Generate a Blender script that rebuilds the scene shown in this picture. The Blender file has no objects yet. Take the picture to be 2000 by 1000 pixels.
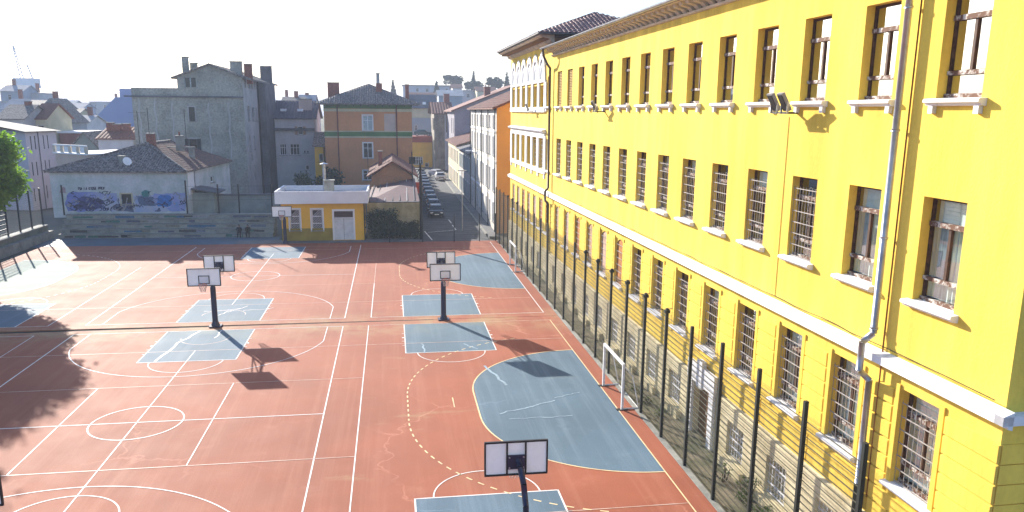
import bpy, bmesh, math, random
import numpy as np
from mathutils import Vector, Matrix
random.seed(7)
sc = bpy.context.scene
COL = sc.collection
R = math.radians
PI = math.pi

# ---------------------------------------------------------------- camera, sky, sun, exposure
F, YAW, PITCH, ROLL, PPY = 1549.39, -0.1501, 0.2141, 0.0079, 554.0
CAM = Vector((10.608, -32.529, 12.608))
_f0 = Vector((-math.sin(YAW)*math.cos(PITCH), math.cos(YAW)*math.cos(PITCH), -math.sin(PITCH)))
_r0 = Vector((math.cos(YAW), math.sin(YAW), 0))
_u0 = _r0.cross(_f0)
CR = _r0*math.cos(ROLL) + _u0*math.sin(ROLL)
CU = -_r0*math.sin(ROLL) + _u0*math.cos(ROLL)
CF = _f0
cd = bpy.data.cameras.new('camera')
cam = bpy.data.objects.new('camera', cd)
COL.objects.link(cam)
cam.matrix_world = Matrix(((CR.x, CU.x, -CF.x, CAM.x), (CR.y, CU.y, -CF.y, CAM.y), (CR.z, CU.z, -CF.z, CAM.z), (0, 0, 0, 1)))
cd.sensor_fit = 'HORIZONTAL'; cd.sensor_width = 36; cd.lens = 36*F/2000
cd.shift_y = (PPY-500)/2000
cd.clip_start = 0.1; cd.clip_end = 9000
sc.camera = cam

SUN = Vector((-1.2, 2.43, 1.0))            # towards the sun
SUN_EL = math.atan2(SUN.z, math.hypot(SUN.x, SUN.y)); SUN_ROT = math.atan2(SUN.x, SUN.y)
w = bpy.data.worlds.new('World'); sc.world = w; w.use_nodes = True
sk = w.node_tree.nodes.new('ShaderNodeTexSky'); sk.sky_type = 'NISHITA'; sk.sun_disc = False
sk.sun_elevation = SUN_EL; sk.sun_rotation = SUN_ROT
sk.air_density = 1.2; sk.dust_density = 1.4; sk.ozone_density = 5.0; sk.altitude = 0
_tn = w.node_tree.nodes.new('ShaderNodeMix'); _tn.data_type = 'RGBA'; _tn.blend_type = 'MULTIPLY'; _tn.inputs[0].default_value = 1.0; _tn.inputs[7].default_value = (0.97, 0.985, 1.06, 1)   # cool, slightly hazy sky
w.node_tree.links.new(sk.outputs[0], _tn.inputs[6]); w.node_tree.links.new(_tn.outputs[2], w.node_tree.nodes['Background'].inputs[0])
w.node_tree.nodes['Background'].inputs[1].default_value = 0.10
ld = bpy.data.lights.new('sun', 'SUN'); ld.energy = 5.0; ld.angle = R(0.5); ld.color = (1.0, 0.93, 0.82)
lo = bpy.data.objects.new('sun', ld); COL.objects.link(lo)
lo.rotation_euler = (-SUN).to_track_quat('-Z', 'Y').to_euler(); lo.location = (-60, 120, 60)
vs = sc.view_settings
vs.view_transform = 'Standard'; vs.look = 'None'; vs.gamma = 1.0; vs.exposure = 1.4; vs.use_curve_mapping = False
sc.cycles.max_bounces = 6; sc.cycles.transparent_max_bounces = 12; sc.cycles.volume_bounces = 0
sc.cycles.sample_clamp_indirect = 6

# ---------------------------------------------------------------- helpers
def ray(u, v): return CR*((u-1000)/F) - CU*((v-PPY)/F) + CF
def at(u, v, Y):
    d = ray(u, v); t = (Y-CAM.y)/d.y; return CAM + d*t
def ground(u, v, z=0.0):
    d = ray(u, v); t = (z-CAM.z)/d.z; return CAM + d*t

MATS = {}
def mat(name, col, rough=0.85, var=0.18, scale=0.6, bump=0.0, bscale=8.0, spec=0.3, col2=None, streak=None, metal=0.0, fine=0.0, thr=None):
    """plain procedural material: base colour broken up by two noises, optional second colour in patches, optional stretched streaks"""
    if name in MATS: return MATS[name]
    m = bpy.data.materials.new(name); m.use_nodes = True; nt = m.node_tree; N = nt.nodes; L = nt.links
    b = N['Principled BSDF']; b.inputs['Roughness'].default_value = rough; b.inputs['Metallic'].default_value = metal
    b.inputs['Specular IOR Level'].default_value = spec
    tc = N.new('ShaderNodeTexCoord'); src = tc.outputs['Object']
    if streak:
        mp = N.new('ShaderNodeMapping'); mp.inputs['Scale'].default_value = streak; L.new(src, mp.inputs['Vector']); src2 = mp.outputs[0]
    else: src2 = src
    n1 = N.new('ShaderNodeTexNoise'); n1.inputs['Scale'].default_value = scale; n1.inputs['Detail'].default_value = 8; n1.inputs['Roughness'].default_value = 0.65
    L.new(src2, n1.inputs['Vector'])
    rp = N.new('ShaderNodeValToRGB'); c = Vector(col)
    c2 = Vector(col2) if col2 else c*(1-2*var)
    lo_, hi_ = thr if thr else ((0.36, 0.66) if not col2 else (0.46, 0.62))
    rp.color_ramp.elements[0].position = lo_; rp.color_ramp.elements[1].position = hi_
    rp.color_ramp.elements[0].color = (*c2, 1); rp.color_ramp.elements[1].color = (*[min(1, k*(1+(var if not col2 else 0.0)*0.6)) for k in c], 1)
    L.new(n1.outputs['Fac'], rp.inputs['Fac'])
    out = rp.outputs['Color']
    if fine > 0:
        n3 = N.new('ShaderNodeTexNoise'); n3.inputs['Scale'].default_value = scale*14; n3.inputs['Detail'].default_value = 3; L.new(src, n3.inputs['Vector'])
        mr = N.new('ShaderNodeMapRange'); mr.inputs['From Min'].default_value = 0.3; mr.inputs['From Max'].default_value = 0.7
        mr.inputs['To Min'].default_value = 1-fine; mr.inputs['To Max'].default_value = 1+fine*0.6; L.new(n3.outputs['Fac'], mr.inputs['Value'])
        mx = N.new('ShaderNodeMix'); mx.data_type = 'RGBA'; mx.blend_type = 'MULTIPLY'; mx.inputs[0].default_value = 1
        L.new(out, mx.inputs[6]); L.new(mr.outputs[0], mx.inputs[7]); out = mx.outputs[2]
    L.new(out, b.inputs['Base Color'])
    if bump > 0:
        n2 = N.new('ShaderNodeTexNoise'); n2.inputs['Scale'].default_value = bscale; n2.inputs['Detail'].default_value = 6; L.new(src, n2.inputs['Vector'])
        bp = N.new('ShaderNodeBump'); bp.inputs['Strength'].default_value = bump; bp.inputs['Distance'].default_value = 0.03
        L.new(n2.outputs['Fac'], bp.inputs['Height']); L.new(bp.outputs[0], b.inputs['Normal'])
    MATS[name] = m
    return m

def glass_mat(name, tint=(0.9, 0.95, 0.95), ior=1.6, rough=0.02, refl=0.75):
    m = bpy.data.materials.new(name); m.use_nodes = True; nt = m.node_tree; N = nt.nodes; L = nt.links
    N.remove(N['Principled BSDF'])
    fr = N.new('ShaderNodeFresnel'); fr.inputs['IOR'].default_value = ior
    mul = N.new('ShaderNodeMath'); mul.operation = 'MULTIPLY'; mul.inputs[1].default_value = refl; mul.use_clamp = True
    gl = N.new('ShaderNodeBsdfGlossy'); gl.inputs['Roughness'].default_value = rough
    tr = N.new('ShaderNodeBsdfTransparent'); tr.inputs['Color'].default_value = (*tint, 1)
    mx = N.new('ShaderNodeMixShader')
    tc = N.new('ShaderNodeTexCoord'); n = N.new('ShaderNodeTexNoise'); n.inputs['Scale'].default_value = 1.3
    bp = N.new('ShaderNodeBump'); bp.inputs['Strength'].default_value = 0.03; bp.inputs['Distance'].default_value = 0.01
    L.new(tc.outputs['Object'], n.inputs['Vector']); L.new(n.outputs['Fac'], bp.inputs['Height']); L.new(bp.outputs[0], gl.inputs['Normal'])
    L.new(fr.outputs[0], mul.inputs[0]); L.new(mul.outputs[0], mx.inputs[0]); L.new(tr.outputs[0], mx.inputs[1]); L.new(gl.outputs[0], mx.inputs[2])
    L.new(mx.outputs[0], N['Material Output'].inputs[0])
    return m

class MB:
    """mesh builder"""
    def __init__(s): s.v = []; s.f = []
    def quad(s, a, b, c, d):
        i = len(s.v); s.v += [tuple(a), tuple(b), tuple(c), tuple(d)]; s.f.append((i, i+1, i+2, i+3)); return s
    def poly(s, pts):
        i = len(s.v); s.v += [tuple(p) for p in pts]; s.f.append(tuple(range(i, i+len(pts)))); return s
    def box(s, x0, x1, y0, y1, z0, z1):
        i = len(s.v)
        s.v += [(x0, y0, z0), (x1, y0, z0), (x1, y1, z0), (x0, y1, z0), (x0, y0, z1), (x1, y0, z1), (x1, y1, z1), (x0, y1, z1)]
        s.f += [tuple(i+k for k in q) for q in ((0, 3, 2, 1), (4, 5, 6, 7), (0, 1, 5, 4), (1, 2, 6, 5), (2, 3, 7, 6), (3, 0, 4, 7))]; return s
    def tbox(s, tf, a0, a1, b0, b1, c0, c1):
        i = len(s.v)
        s.v += [tuple(tf(*p)) for p in ((a0, b0, c0), (a1, b0, c0), (a1, b1, c0), (a0, b1, c0), (a0, b0, c1), (a1, b0, c1), (a1, b1, c1), (a0, b1, c1))]
        s.f += [tuple(i+k for k in q) for q in ((0, 3, 2, 1), (4, 5, 6, 7), (0, 1, 5, 4), (1, 2, 6, 5), (2, 3, 7, 6), (3, 0, 4, 7))]; return s
    def tube(s, p, q, r, r2=None, n=8, caps=True):
        p = Vector(p); q = Vector(q); r2 = r if r2 is None else r2; d = (q-p)
        if d.length < 1e-6: return s
        d.normalize(); a = d.orthogonal().normalized(); b = d.cross(a); i = len(s.v)
        for k in range(n):
            t = 2*PI*k/n; e = a*math.cos(t)+b*math.sin(t); s.v += [tuple(p+e*r), tuple(q+e*r2)]
        for k in range(n):
            k2 = (k+1) % n; s.f.append((i+2*k, i+2*k2, i+2*k2+1, i+2*k+1))
        if caps: s.f += [tuple(i+2*k for k in range(n)), tuple(i+2*k+1 for k in reversed(range(n)))]
        return s
    def path(s, pts, r, n=8):
        for a, b in zip(pts[:-1], pts[1:]): s.tube(a, b, r, n=n)
        return s
    def wire(s, p, q, r):
        """thin square wire"""
        return s.tube(p, q, r, n=4, caps=False)
    def prism(s, prof, axis0, axis1, tf):
        """extrude a closed 2D profile [(b,c)] from a=axis0 to a=axis1, tf(a,b,c)->xyz"""
        i = len(s.v); n = len(prof)
        s.v += [tuple(tf(axis0, b, c)) for b, c in prof] + [tuple(tf(axis1, b, c)) for b, c in prof]
        for k in range(n): s.f.append((i+k, i+(k+1) % n, i+n+(k+1) % n, i+n+k))
        s.f += [tuple(i+k for k in reversed(range(n))), tuple(i+n+k for k in range(n))]; return s
    def mesh(s, name, m):
        me = bpy.data.meshes.new(name); me.from_pydata(s.v, [], s.f); me.materials.append(m); me.update(); return me
    def build(s, name, m, parent=None, smooth=False):
        return obj(name, s.mesh(name, m), parent, smooth)

def obj(name, me, parent=None, smooth=False):
    o = bpy.data.objects.new(name, me); COL.objects.link(o)
    if parent is not None: o.parent = parent
    if smooth and me is not None:
        me.polygons.foreach_set('use_smooth', [True]*len(me.polygons))
    return o
def tag(o, label=None, cat=None, group=None, kind=None):
    if label: o['label'] = label
    if cat: o['category'] = cat
    if group: o['group'] = group
    if kind: o['kind'] = kind
    return o
def thing(name, label, cat, loc=(0, 0, 0), rz=0.0, group=None):
    o = bpy.data.objects.new(name, None); COL.objects.link(o); o.location = loc; o.rotation_euler = (0, 0, rz); o.empty_display_size = 0.3
    return tag(o, label, cat, group)
def copy_tree(o, parent=None):
    c = o.copy(); COL.objects.link(c)
    if parent is not None: c.parent = parent
    for ch in list(KIDS(o)): copy_tree(ch, c)
    return c
def KIDS(o): return [x for x in bpy.data.objects if x.parent == o]

def holes_wall(mb, s0, s1, z0, z1, holes, depth, tf):
    """wall sheet with rectangular openings and reveals; tf(s, d, z) with d = depth behind the face"""
    ss = sorted({s0, s1, *[h[0] for h in holes], *[h[1] for h in holes]}); zs = sorted({z0, z1, *[h[2] for h in holes], *[h[3] for h in holes]})
    ss = [a for a in ss if s0 <= a <= s1]; zs = [a for a in zs if z0 <= a <= z1]
    for a, b in zip(ss[:-1], ss[1:]):
        run = None
        for c, d in zip(zs[:-1], zs[1:]):
            ms, mz = (a+b)/2, (c+d)/2
            if any(h[0] < ms < h[1] and h[2] < mz < h[3] for h in holes):
                if run: mb.quad(tf(a, 0, run[0]), tf(b, 0, run[0]), tf(b, 0, run[1]), tf(a, 0, run[1])); run = None
            else: run = (run[0], d) if run else (c, d)
        if run: mb.quad(tf(a, 0, run[0]), tf(b, 0, run[0]), tf(b, 0, run[1]), tf(a, 0, run[1]))
    for (a, b, c, d) in holes:
        mb.quad(tf(a, 0, c), tf(a, depth, c), tf(a, depth, d), tf(a, 0, d)); mb.quad(tf(b, 0, c), tf(b, 0, d), tf(b, depth, d), tf(b, depth, c))
        mb.quad(tf(a, 0, d), tf(a, depth, d), tf(b, depth, d), tf(b, 0, d)); mb.quad(tf(a, 0, c), tf(b, 0, c), tf(b, depth, c), tf(a, depth, c))
    return mb

def clip_line(poly, c):
    """interval of t for which (c, t) lies in a convex 2D polygon"""
    ts = []
    n = len(poly)
    for i in range(n):
        (x0, y0), (x1, y1) = poly[i], poly[(i+1) % n]
        if (x0-c)*(x1-c) <= 0 and abs(x1-x0) > 1e-9: ts.append(y0+(y1-y0)*(c-x0)/(x1-x0))
    return (min(ts), max(ts)) if len(ts) >= 2 else None
def tile_facet(mb, pts, pitch=0.24, course=0.38, h=0.05, steps=True):
    """a roof facet covered with columns of half-round tiles laid in courses up the slope"""
    P = [Vector(p) for p in pts]; n = (P[1]-P[0]).cross(P[2]-P[0]).normalized()
    if n.z < 0: n = -n
    up = (Vector((0, 0, 1))-n*n.z).normalized(); e = up.cross(n).normalized(); o = P[0]
    p2 = [((p-o).dot(e), (p-o).dot(up)) for p in P]
    mb.poly([p for p in P])
    c0, c1 = min(a for a, _ in p2), max(a for a, _ in p2)
    c = c0+pitch/2
    while c < c1:
        iv = clip_line(p2, c)
        if iv and iv[1]-iv[0] > 0.1:
            t = iv[0]
            while t < iv[1]-0.05:
                t2 = min(t+course, iv[1]) if steps else iv[1]
                ha, hb = (h*1.25, h*0.8) if steps else (h, h)
                sec = ((-pitch*0.42, 0.0), (-pitch*0.22, 0.8), (pitch*0.22, 0.8), (pitch*0.42, 0.0))
                i = len(mb.v); jx = random.uniform(-.012, .012); jh = random.uniform(.85, 1.2)
                for tt, hh in ((t, ha*jh), (t2+0.03*steps, hb)):
                    for (dx, dh) in sec: mb.v.append(tuple(o+e*(c+dx+jx)+up*tt+n*(0.012+dh*hh)))
                for k in range(3): mb.f.append((i+k, i+k+1, i+4+k+1, i+4+k))
                mb.f.append((i, i+1, i+2, i+3))
                t = t2
        c += pitch
    return mb

# ---------------------------------------------------------------- materials
M_RED = None
def court_mat(name, base, pale, dirt, sx=1.0):
    m = bpy.data.materials.new(name); m.use_nodes = True; nt = m.node_tree; N = nt.nodes; L = nt.links
    b = N['Principled BSDF']; tc = N.new('ShaderNodeTexCoord'); src = tc.outputs['Object']
    def noise(scale, stretch=None, detail=6, rough=0.6):
        v = src
        if stretch:
            mp = N.new('ShaderNodeMapping'); mp.inputs['Scale'].default_value = stretch; L.new(src, mp.inputs['Vector']); v = mp.outputs[0]
        n = N.new('ShaderNodeTexNoise'); n.inputs['Scale'].default_value = scale; n.inputs['Detail'].default_value = detail; n.inputs['Roughness'].default_value = rough
        L.new(v, n.inputs['Vector']); return n.outputs['Fac']
    def rng(v, a, b_, c, d):
        r = N.new('ShaderNodeMapRange'); r.inputs['From Min'].default_value = a; r.inputs['From Max'].default_value = b_; r.inputs['To Min'].default_value = c; r.inputs['To Max'].default_value = d
        L.new(v, r.inputs['Value']); return r.outputs[0]
    def mix(fac, a, b_, blend='MIX'):
        x = N.new('ShaderNodeMix'); x.data_type = 'RGBA'; x.blend_type = blend
        if isinstance(fac, float): x.inputs[0].default_value = fac
        else: L.new(fac, x.inputs[0])
        for k, s in ((6, a), (7, b_)):
            if isinstance(s, tuple): x.inputs[k].default_value = (*s, 1)
            else: L.new(s, x.inputs[k])
        return x.outputs[2]
    c = mix(rng(noise(0.18), .4, .62, 0, 1), base, tuple(k*0.82 for k in base))
    c = mix(rng(noise(1.0, (1.6, 0.05, 1), 7, .7), .48, .72, 0, .45), c, pale)          # brushed streaks running down the court
    c = mix(rng(noise(0.5, None, 9, .7), .58, .72, 0, .35), c, pale)                      # worn patches
    c = mix(rng(noise(0.35, (0.35, 1.2, 1), 9, .72), .60, .74, 0, .65), c, dirt)         # washed-in dirt
    sp = N.new('ShaderNodeSeparateXYZ'); L.new(src, sp.inputs[0])
    ab = N.new('ShaderNodeMath'); ab.operation = 'SUBTRACT'; ab.inputs[1].default_value = 14.4; L.new(sp.outputs['Y'], ab.inputs[0])
    ab2 = N.new('ShaderNodeMath'); ab2.operation = 'ABSOLUTE'; L.new(ab.outputs[0], ab2.inputs[0])
    ms = N.new('ShaderNodeMath'); ms.operation = 'MULTIPLY'; L.new(rng(ab2.outputs[0], .3, 3.2, 1, 0), ms.inputs[0]); L.new(rng(noise(.45, None, 8, .7), .42, .62, 0, .8), ms.inputs[1])
    c = mix(ms.outputs[0], c, dirt)                                                      # silt stains along the seam
    c = mix(1.0, c, rng(noise(22.0, None, 2), .3, .7, .88, 1.1), 'MULTIPLY')
    vo = N.new('ShaderNodeTexVoronoi'); vo.feature = 'DISTANCE_TO_EDGE'; vo.inputs['Scale'].default_value = 0.14
    nz = N.new('ShaderNodeTexNoise'); nz.inputs['Scale'].default_value = 0.9; nz.inputs['Detail'].default_value = 5; L.new(src, nz.inputs['Vector'])
    ad = N.new('ShaderNodeVectorMath'); ad.operation = 'MULTIPLY_ADD'; ad.inputs[1].default_value = (2.2, 2.2, 0); L.new(nz.outputs['Color'], ad.inputs[0]); L.new(src, ad.inputs[2]); L.new(ad.outputs[0], vo.inputs['Vector'])
    crack = rng(vo.outputs['Distance'], 0.0, 0.012, 1, 0)
    gate = rng(noise(0.12), .54, .62, 0, .25)
    mm = N.new('ShaderNodeMath'); mm.operation = 'MULTIPLY'; L.new(crack, mm.inputs[0]); L.new(gate, mm.inputs[1])
    c = mix(mm.outputs[0], c, tuple(min(1, k*1.5+.08) for k in pale))                    # patched cracks
    L.new(c, b.inputs['Base Color'])
    L.new(rng(noise(0.6), .3, .7, .76, .82), b.inputs['Roughness']); b.inputs['Specular IOR Level'].default_value = 0.22
    bp = N.new('ShaderNodeBump'); bp.inputs['Strength'].default_value = .25; bp.inputs['Distance'].default_value = .01
    L.new(noise(30.0, None, 3), bp.inputs['Height']); L.new(bp.outputs[0], b.inputs['Normal'])
    return m
M_RED = court_mat('court_red', (0.335, 0.096, 0.047), (0.44, 0.175, 0.105), (0.37, 0.25, 0.13))
M_BLUE = court_mat('court_blue', (0.095, 0.160, 0.220), (0.20, 0.28, 0.35), (0.17, 0.21, 0.19))
M_LINE = mat('line_white', (0.80, 0.78, 0.76), .6, .1, 1.5, col2=(0.62, 0.52, 0.48), thr=(.3, .5), fine=.1, spec=.1)
M_LINEY = mat('line_cream', (0.78, 0.62, 0.34), .6, .1, 1.5, col2=(0.6, 0.40, 0.26), thr=(.3, .5))
M_LINET = mat('line_thin', (0.66, 0.50, 0.42), .6, .1, 1.5, col2=(0.46, 0.24, 0.17), thr=(.3, .55))
M_YEL = mat('school_yellow', (0.95, 0.65, 0.105), .9, .15, .6, bump=.2, bscale=14, spec=.12, fine=.05, streak=(1, 1.3, .22))
M_STONE = mat('plinth_stone', (0.78, 0.68, 0.44), .9, .1, .9, bump=.3, bscale=6, col2=(0.52, 0.44, 0.26), thr=(.35, .6), fine=.12)
M_TRIM = mat('trim_white', (0.78, 0.78, 0.80), .8, .06, 1.2, col2=(0.52, 0.50, 0.50), thr=(.28, .42))
M_TRIM2 = mat('trim_cream', (0.66, 0.56, 0.44), .85, .15, 1.5)
M_WOODW = mat('frame_peeled', (0.58, 0.55, 0.50), .8, .1, 7, col2=(0.13, 0.06, 0.035), thr=(.47, .6))
M_WOODB = mat('frame_brown', (0.10, 0.045, 0.025), .7, .2, 6, col2=(0.04, 0.02, 0.014), thr=(.4, .6))
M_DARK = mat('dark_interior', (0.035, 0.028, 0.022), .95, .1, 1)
M_GLASS = glass_mat('window_glass'); M_GLASS2 = glass_mat('window_glass_dull', refl=0.35)
M_CURT = mat('curtain', (0.60, 0.70, 0.66), .95, .25, 3, streak=(1, 6, .3))
M_CURTW = mat('blind_white', (0.78, 0.88, 0.82), .95, .1, 3)
M_IRON = mat('grille_iron', (0.42, 0.38, 0.35), .55, .2, 4)
M_GREENM = mat('dark_green_metal', (0.008, 0.014, 0.011), .6, .2, 3, spec=.4)
M_WIRE = mat('fence_wire', (0.085, 0.09, 0.07), .45, .15, 3, spec=.5)
M_ZINC = mat('zinc', (0.46, 0.48, 0.52), .38, .15, 2, metal=.6, spec=.5)
M_ASPH = mat('asphalt', (0.085, 0.09, 0.10), .85, .2, .5, bump=.3, bscale=40, fine=.2)
M_PAVE = mat('pavement', (0.16, 0.165, 0.17), .9, .15, .8, bump=.2, bscale=20, fine=.1)
M_CONC = mat('concrete', (0.30, 0.30, 0.27), .9, .2, .9, bump=.3, bscale=12, fine=.12)
M_DIRT = mat('dirt_strip', (0.26, 0.22, 0.15), .95, .2, .8, bump=.6, bscale=9, col2=(0.10, 0.11, 0.055), thr=(.4, .6), fine=.2)
M_GROUND = mat('ground_earth', (0.12, 0.12, 0.10), .95, .2, .05)
M_NAVY = mat('navy_metal', (0.010, 0.014, 0.055), .4, .15, 3, spec=.5)
M_BLACK = mat('black_paint', (0.012, 0.012, 0.014), .45, .1, 3)
M_BOARD = mat('board_white', (0.88, 0.89, 0.90), .45, .04, 2, spec=.4)
_N = M_BOARD.node_tree.nodes; _L = M_BOARD.node_tree.links; _t = _N.new('ShaderNodeBsdfTranslucent'); _t.inputs['Color'].default_value = (.8, .82, .85, 1); _x = _N.new('ShaderNodeMixShader'); _x.inputs[0].default_value = .03
_L.new(_N['Principled BSDF'].outputs[0], _x.inputs[1]); _L.new(_t.outputs[0], _x.inputs[2]); _L.new(_x.outputs[0], _N['Material Output'].inputs[0])
M_RIM = mat('rim_red', (0.55, 0.06, 0.025), .4, .1, 2)
M_NET = mat('net_cord', (0.62, 0.50, 0.46), .9, .1, 3)
M_GOAL = mat('goal_white', (0.75, 0.75, 0.76), .45, .08, 3, spec=.4)
M_REDTILE = mat('tile_red', (0.25, 0.085, 0.055), .85, .2, 5, col2=(0.11, 0.045, 0.04), thr=(.38, .62), fine=.25)
M_GREYTILE = mat('tile_weathered', (0.34, 0.30, 0.27), .8, .2, 4, col2=(0.075, 0.06, 0.062), thr=(.42, .62), fine=.4)
M_DKTILE = mat('tile_maroon', (0.27, 0.075, 0.06), .6, .2, 4, col2=(0.07, 0.028, 0.035), thr=(.38, .62), spec=.5)
M_BRICK = mat('chimney_brick', (0.28, 0.10, 0.07), .9, .2, 5, bump=.3)

# ---------------------------------------------------------------- ground and courts
SEAM_Y = 15.05
def zfar(x): return max(0.006, 0.085*(1-(x+21.0)/35.0))
def structure(name, mb, m, label=None):
    o = mb.build(name, m); o['kind'] = 'structure'
    if label: o['label'] = label
    return o
structure('ground', MB().quad((-2500, -200, -.16), (2500, -200, -.16), (2500, 4200, -.16), (-2500, 4200, -.16)), M_GROUND, 'bare ground sheet under courts and town')
near = structure('near_court', MB().box(-21.4, 20.75, -30, SEAM_Y, -.14, 0.0), M_RED, 'worn terracotta sports court nearest the camera')
mb = MB(); xs = np.linspace(-21.4, 20.75, 30)
for a, b in zip(xs[:-1], xs[1:]):
    mb.quad((a, SEAM_Y+.03, zfar(a)), (b, SEAM_Y+.03, zfar(b)), (b, 45.0, zfar(b)), (a, 45.0, zfar(a)))
    mb.quad((a, SEAM_Y+.03, -.14), (b, SEAM_Y+.03, -.14), (b, SEAM_Y+.03, zfar(b)), (a, SEAM_Y+.03, zfar(a)))
structure('step_shade', MB().quad((-21.4, SEAM_Y-.30, .003), (12.9, SEAM_Y-.08, .003), (12.9, SEAM_Y+.025, .003), (-21.4, SEAM_Y+.025, .003)), mat('step_shade_black', (0.012, 0.011, 0.010), .9, .1, 2), 'dark painted shade strip along the seam of the courts')  # flat black strip paints the shade of the court step
far = structure('far_court', mb, M_RED, 'terracotta sports court beyond the dark seam')
structure('blue_apron', MB().quad((-22.5, 45.0, .012), (-.6, 45.0, .012), (-.6, 49.6, .012), (-22.5, 50.9, .012)), mat('apron_blue', (0.07, 0.115, 0.16), .7, .15, .6, fine=.1), 'blue painted apron in front of the bleachers')
structure('hut_pavement', MB().box(-4.4, 13.4, 45.04, 47.2, -.1, .05), M_PAVE, 'grey paved strip before the yellow hut')
structure('court_margin', MB().box(20.76, 21.0, -30, 45, -.12, .03), M_CONC, 'narrow concrete kerb along the right court edge')
structure('dirt_strip', MB().box(21.0, 23.4, -30, 45, -.15, -.03), M_DIRT, 'strip of dirt between fence and school wall')

def court_part(parent, name, mb, m): return mb.build(name, m, parent)
class Court:
    def __init__(s, parent, zf): s.p = parent; s.z = zf
    def fill(s, name, pts, m, dz=.004):
        # fan of thin strips in x so that the sheet follows the court's cross fall
        xs = np.linspace(min(p[0] for p in pts), max(p[0] for p in pts), 13 if len(pts) < 6 else 61); mb = MB()
        for a, b in zip(xs[:-1], xs[1:]):
            e = 1e-4; ia = clip_line(pts, a+e); ib = clip_line(pts, b-e)
            if ia and ib: mb.quad((a, ia[0], s.z(a)+dz), (b, ib[0], s.z(b)+dz), (b, ib[1], s.z(b)+dz), (a, ia[1], s.z(a)+dz))
        court_part(s.p, name, mb, m)
    def line(s, x0, y0, x1, y1, w=.06, m=None, dz=.008, name='court_line'):
        w *= .82
        n = max(1, int(abs(x1-x0)/2)); d = Vector((x1-x0, y1-y0)); d.normalize(); q = Vector((-d.y, d.x))*w/2; mb = MB()
        for i in range(n):
            a = (x0+(x1-x0)*i/n, y0+(y1-y0)*i/n); b = (x0+(x1-x0)*(i+1)/n, y0+(y1-y0)*(i+1)/n)
            mb.quad((a[0]-q.x, a[1]-q.y, s.z(a[0])+dz), (b[0]-q.x, b[1]-q.y, s.z(b[0])+dz), (b[0]+q.x, b[1]+q.y, s.z(b[0])+dz), (a[0]+q.x, a[1]+q.y, s.z(a[0])+dz))
        court_part(s.p, name, mb, m or M_LINE)
    def path(s, pts, w=.06, m=None, dz=.0085, name='court_arc', dash=None):
        mb = MB(); acc = 0; w *= .85
        for a, b in zip(pts[:-1], pts[1:]):
            d = Vector((b[0]-a[0], b[1]-a[1])); L = d.length; d.normalize(); q = Vector((-d.y, d.x))*w/2
            if dash is None or (acc % (2*dash)) < dash:
                mb.quad((a[0]-q.x, a[1]-q.y, s.z(a[0])+dz), (b[0]-q.x, b[1]-q.y, s.z(b[0])+dz), (b[0]+q.x, b[1]+q.y, s.z(b[0])+dz), (a[0]+q.x, a[1]+q.y, s.z(a[0])+dz))
            acc += L
        court_part(s.p, name, mb, m or M_LINE)
def arc(cx, cy, r, a0, a1, n=40): return [(cx+r*math.cos(R(a0+(a1-a0)*i/n)), cy+r*math.sin(R(a0+(a1-a0)*i/n))) for i in range(n+1)]
KW, KL, X2 = 2.42, 5.88, 13.52
def dirpt(x, yb, sgn): pass
def basket_end(C, X, yb, sg, three=True, key=True, half=7.5, circ='out'):
    """painted end of a basketball court: sg=-1 when the court runs towards -y from the baseline"""
    y2 = yb+sg*KL
    C.fill('key_paint', [(X-KW, yb), (X+KW, yb), (X+KW, y2), (X-KW, y2)], M_BLUE)
    C.line(X-KW, yb, X-KW, y2, .07); C.line(X+KW, yb, X+KW, y2, .07); C.line(X-KW-.03, y2, X+KW+.03, y2, .07)
    C.path(arc(X, y2, 1.8, 0, 180*sg, 32), .06)
    for k in (2.0, 2.9, 3.6, 4.4):
        for sx in (-1, 1): C.line(X+sx*KW, yb+sg*k, X+sx*(KW+.16), yb+sg*k, .07 if k != 2.9 else .2, name='lane_mark')
    if three:
        cy = yb+sg*1.575; a = math.degrees(math.acos(6.6/6.75))
        pts = [(X+6.6, yb), (X+6.6, cy+sg*6.75*math.sin(R(a)))] + arc(X, cy, 6.75, sg*a, sg*(180-a), 60) + [(X-6.6, yb)]
        C.path(pts, .06)
        C.path(arc(X, cy, 1.3, 0, sg*180, 24), .045, m=M_LINET)
NC = Court(near, lambda x: 0.0); FC = Court(far, zfar)
YB, YF, YF2 = 14.1, 15.95, 42.95
# near left basketball court, axis X = 0
basket_end(NC, 0, YB, -1)
NC.line(-7.5, YB, 7.5, YB, .06); NC.line(7.5, YB, 7.5, -14.1, .07); NC.line(-7.5, YB, -7.5, -14.1, .07)
NC.line(-7.5, 0, 7.5, 0, .07); NC.path(arc(0, 0, 1.8, 0, 360, 56), .07); NC.line(0, 10.1, 0, -14.1, .06, name='centre_line')
NC.line(-9, 4.5, 9, 4.5, .045, M_LINET); NC.line(-9, -4.5, 9, -4.5, .05, M_LINET); NC.line(9, YB, 9, -14.1, .06); NC.line(-9, 4.5, -9, -4.5, .05)
NC.line(-3, 4.5, -3, -4.5, .06); NC.line(3, 4.5, 3, -4.5, .06)
basket_end(NC, 0, -14.1, 1)
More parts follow.
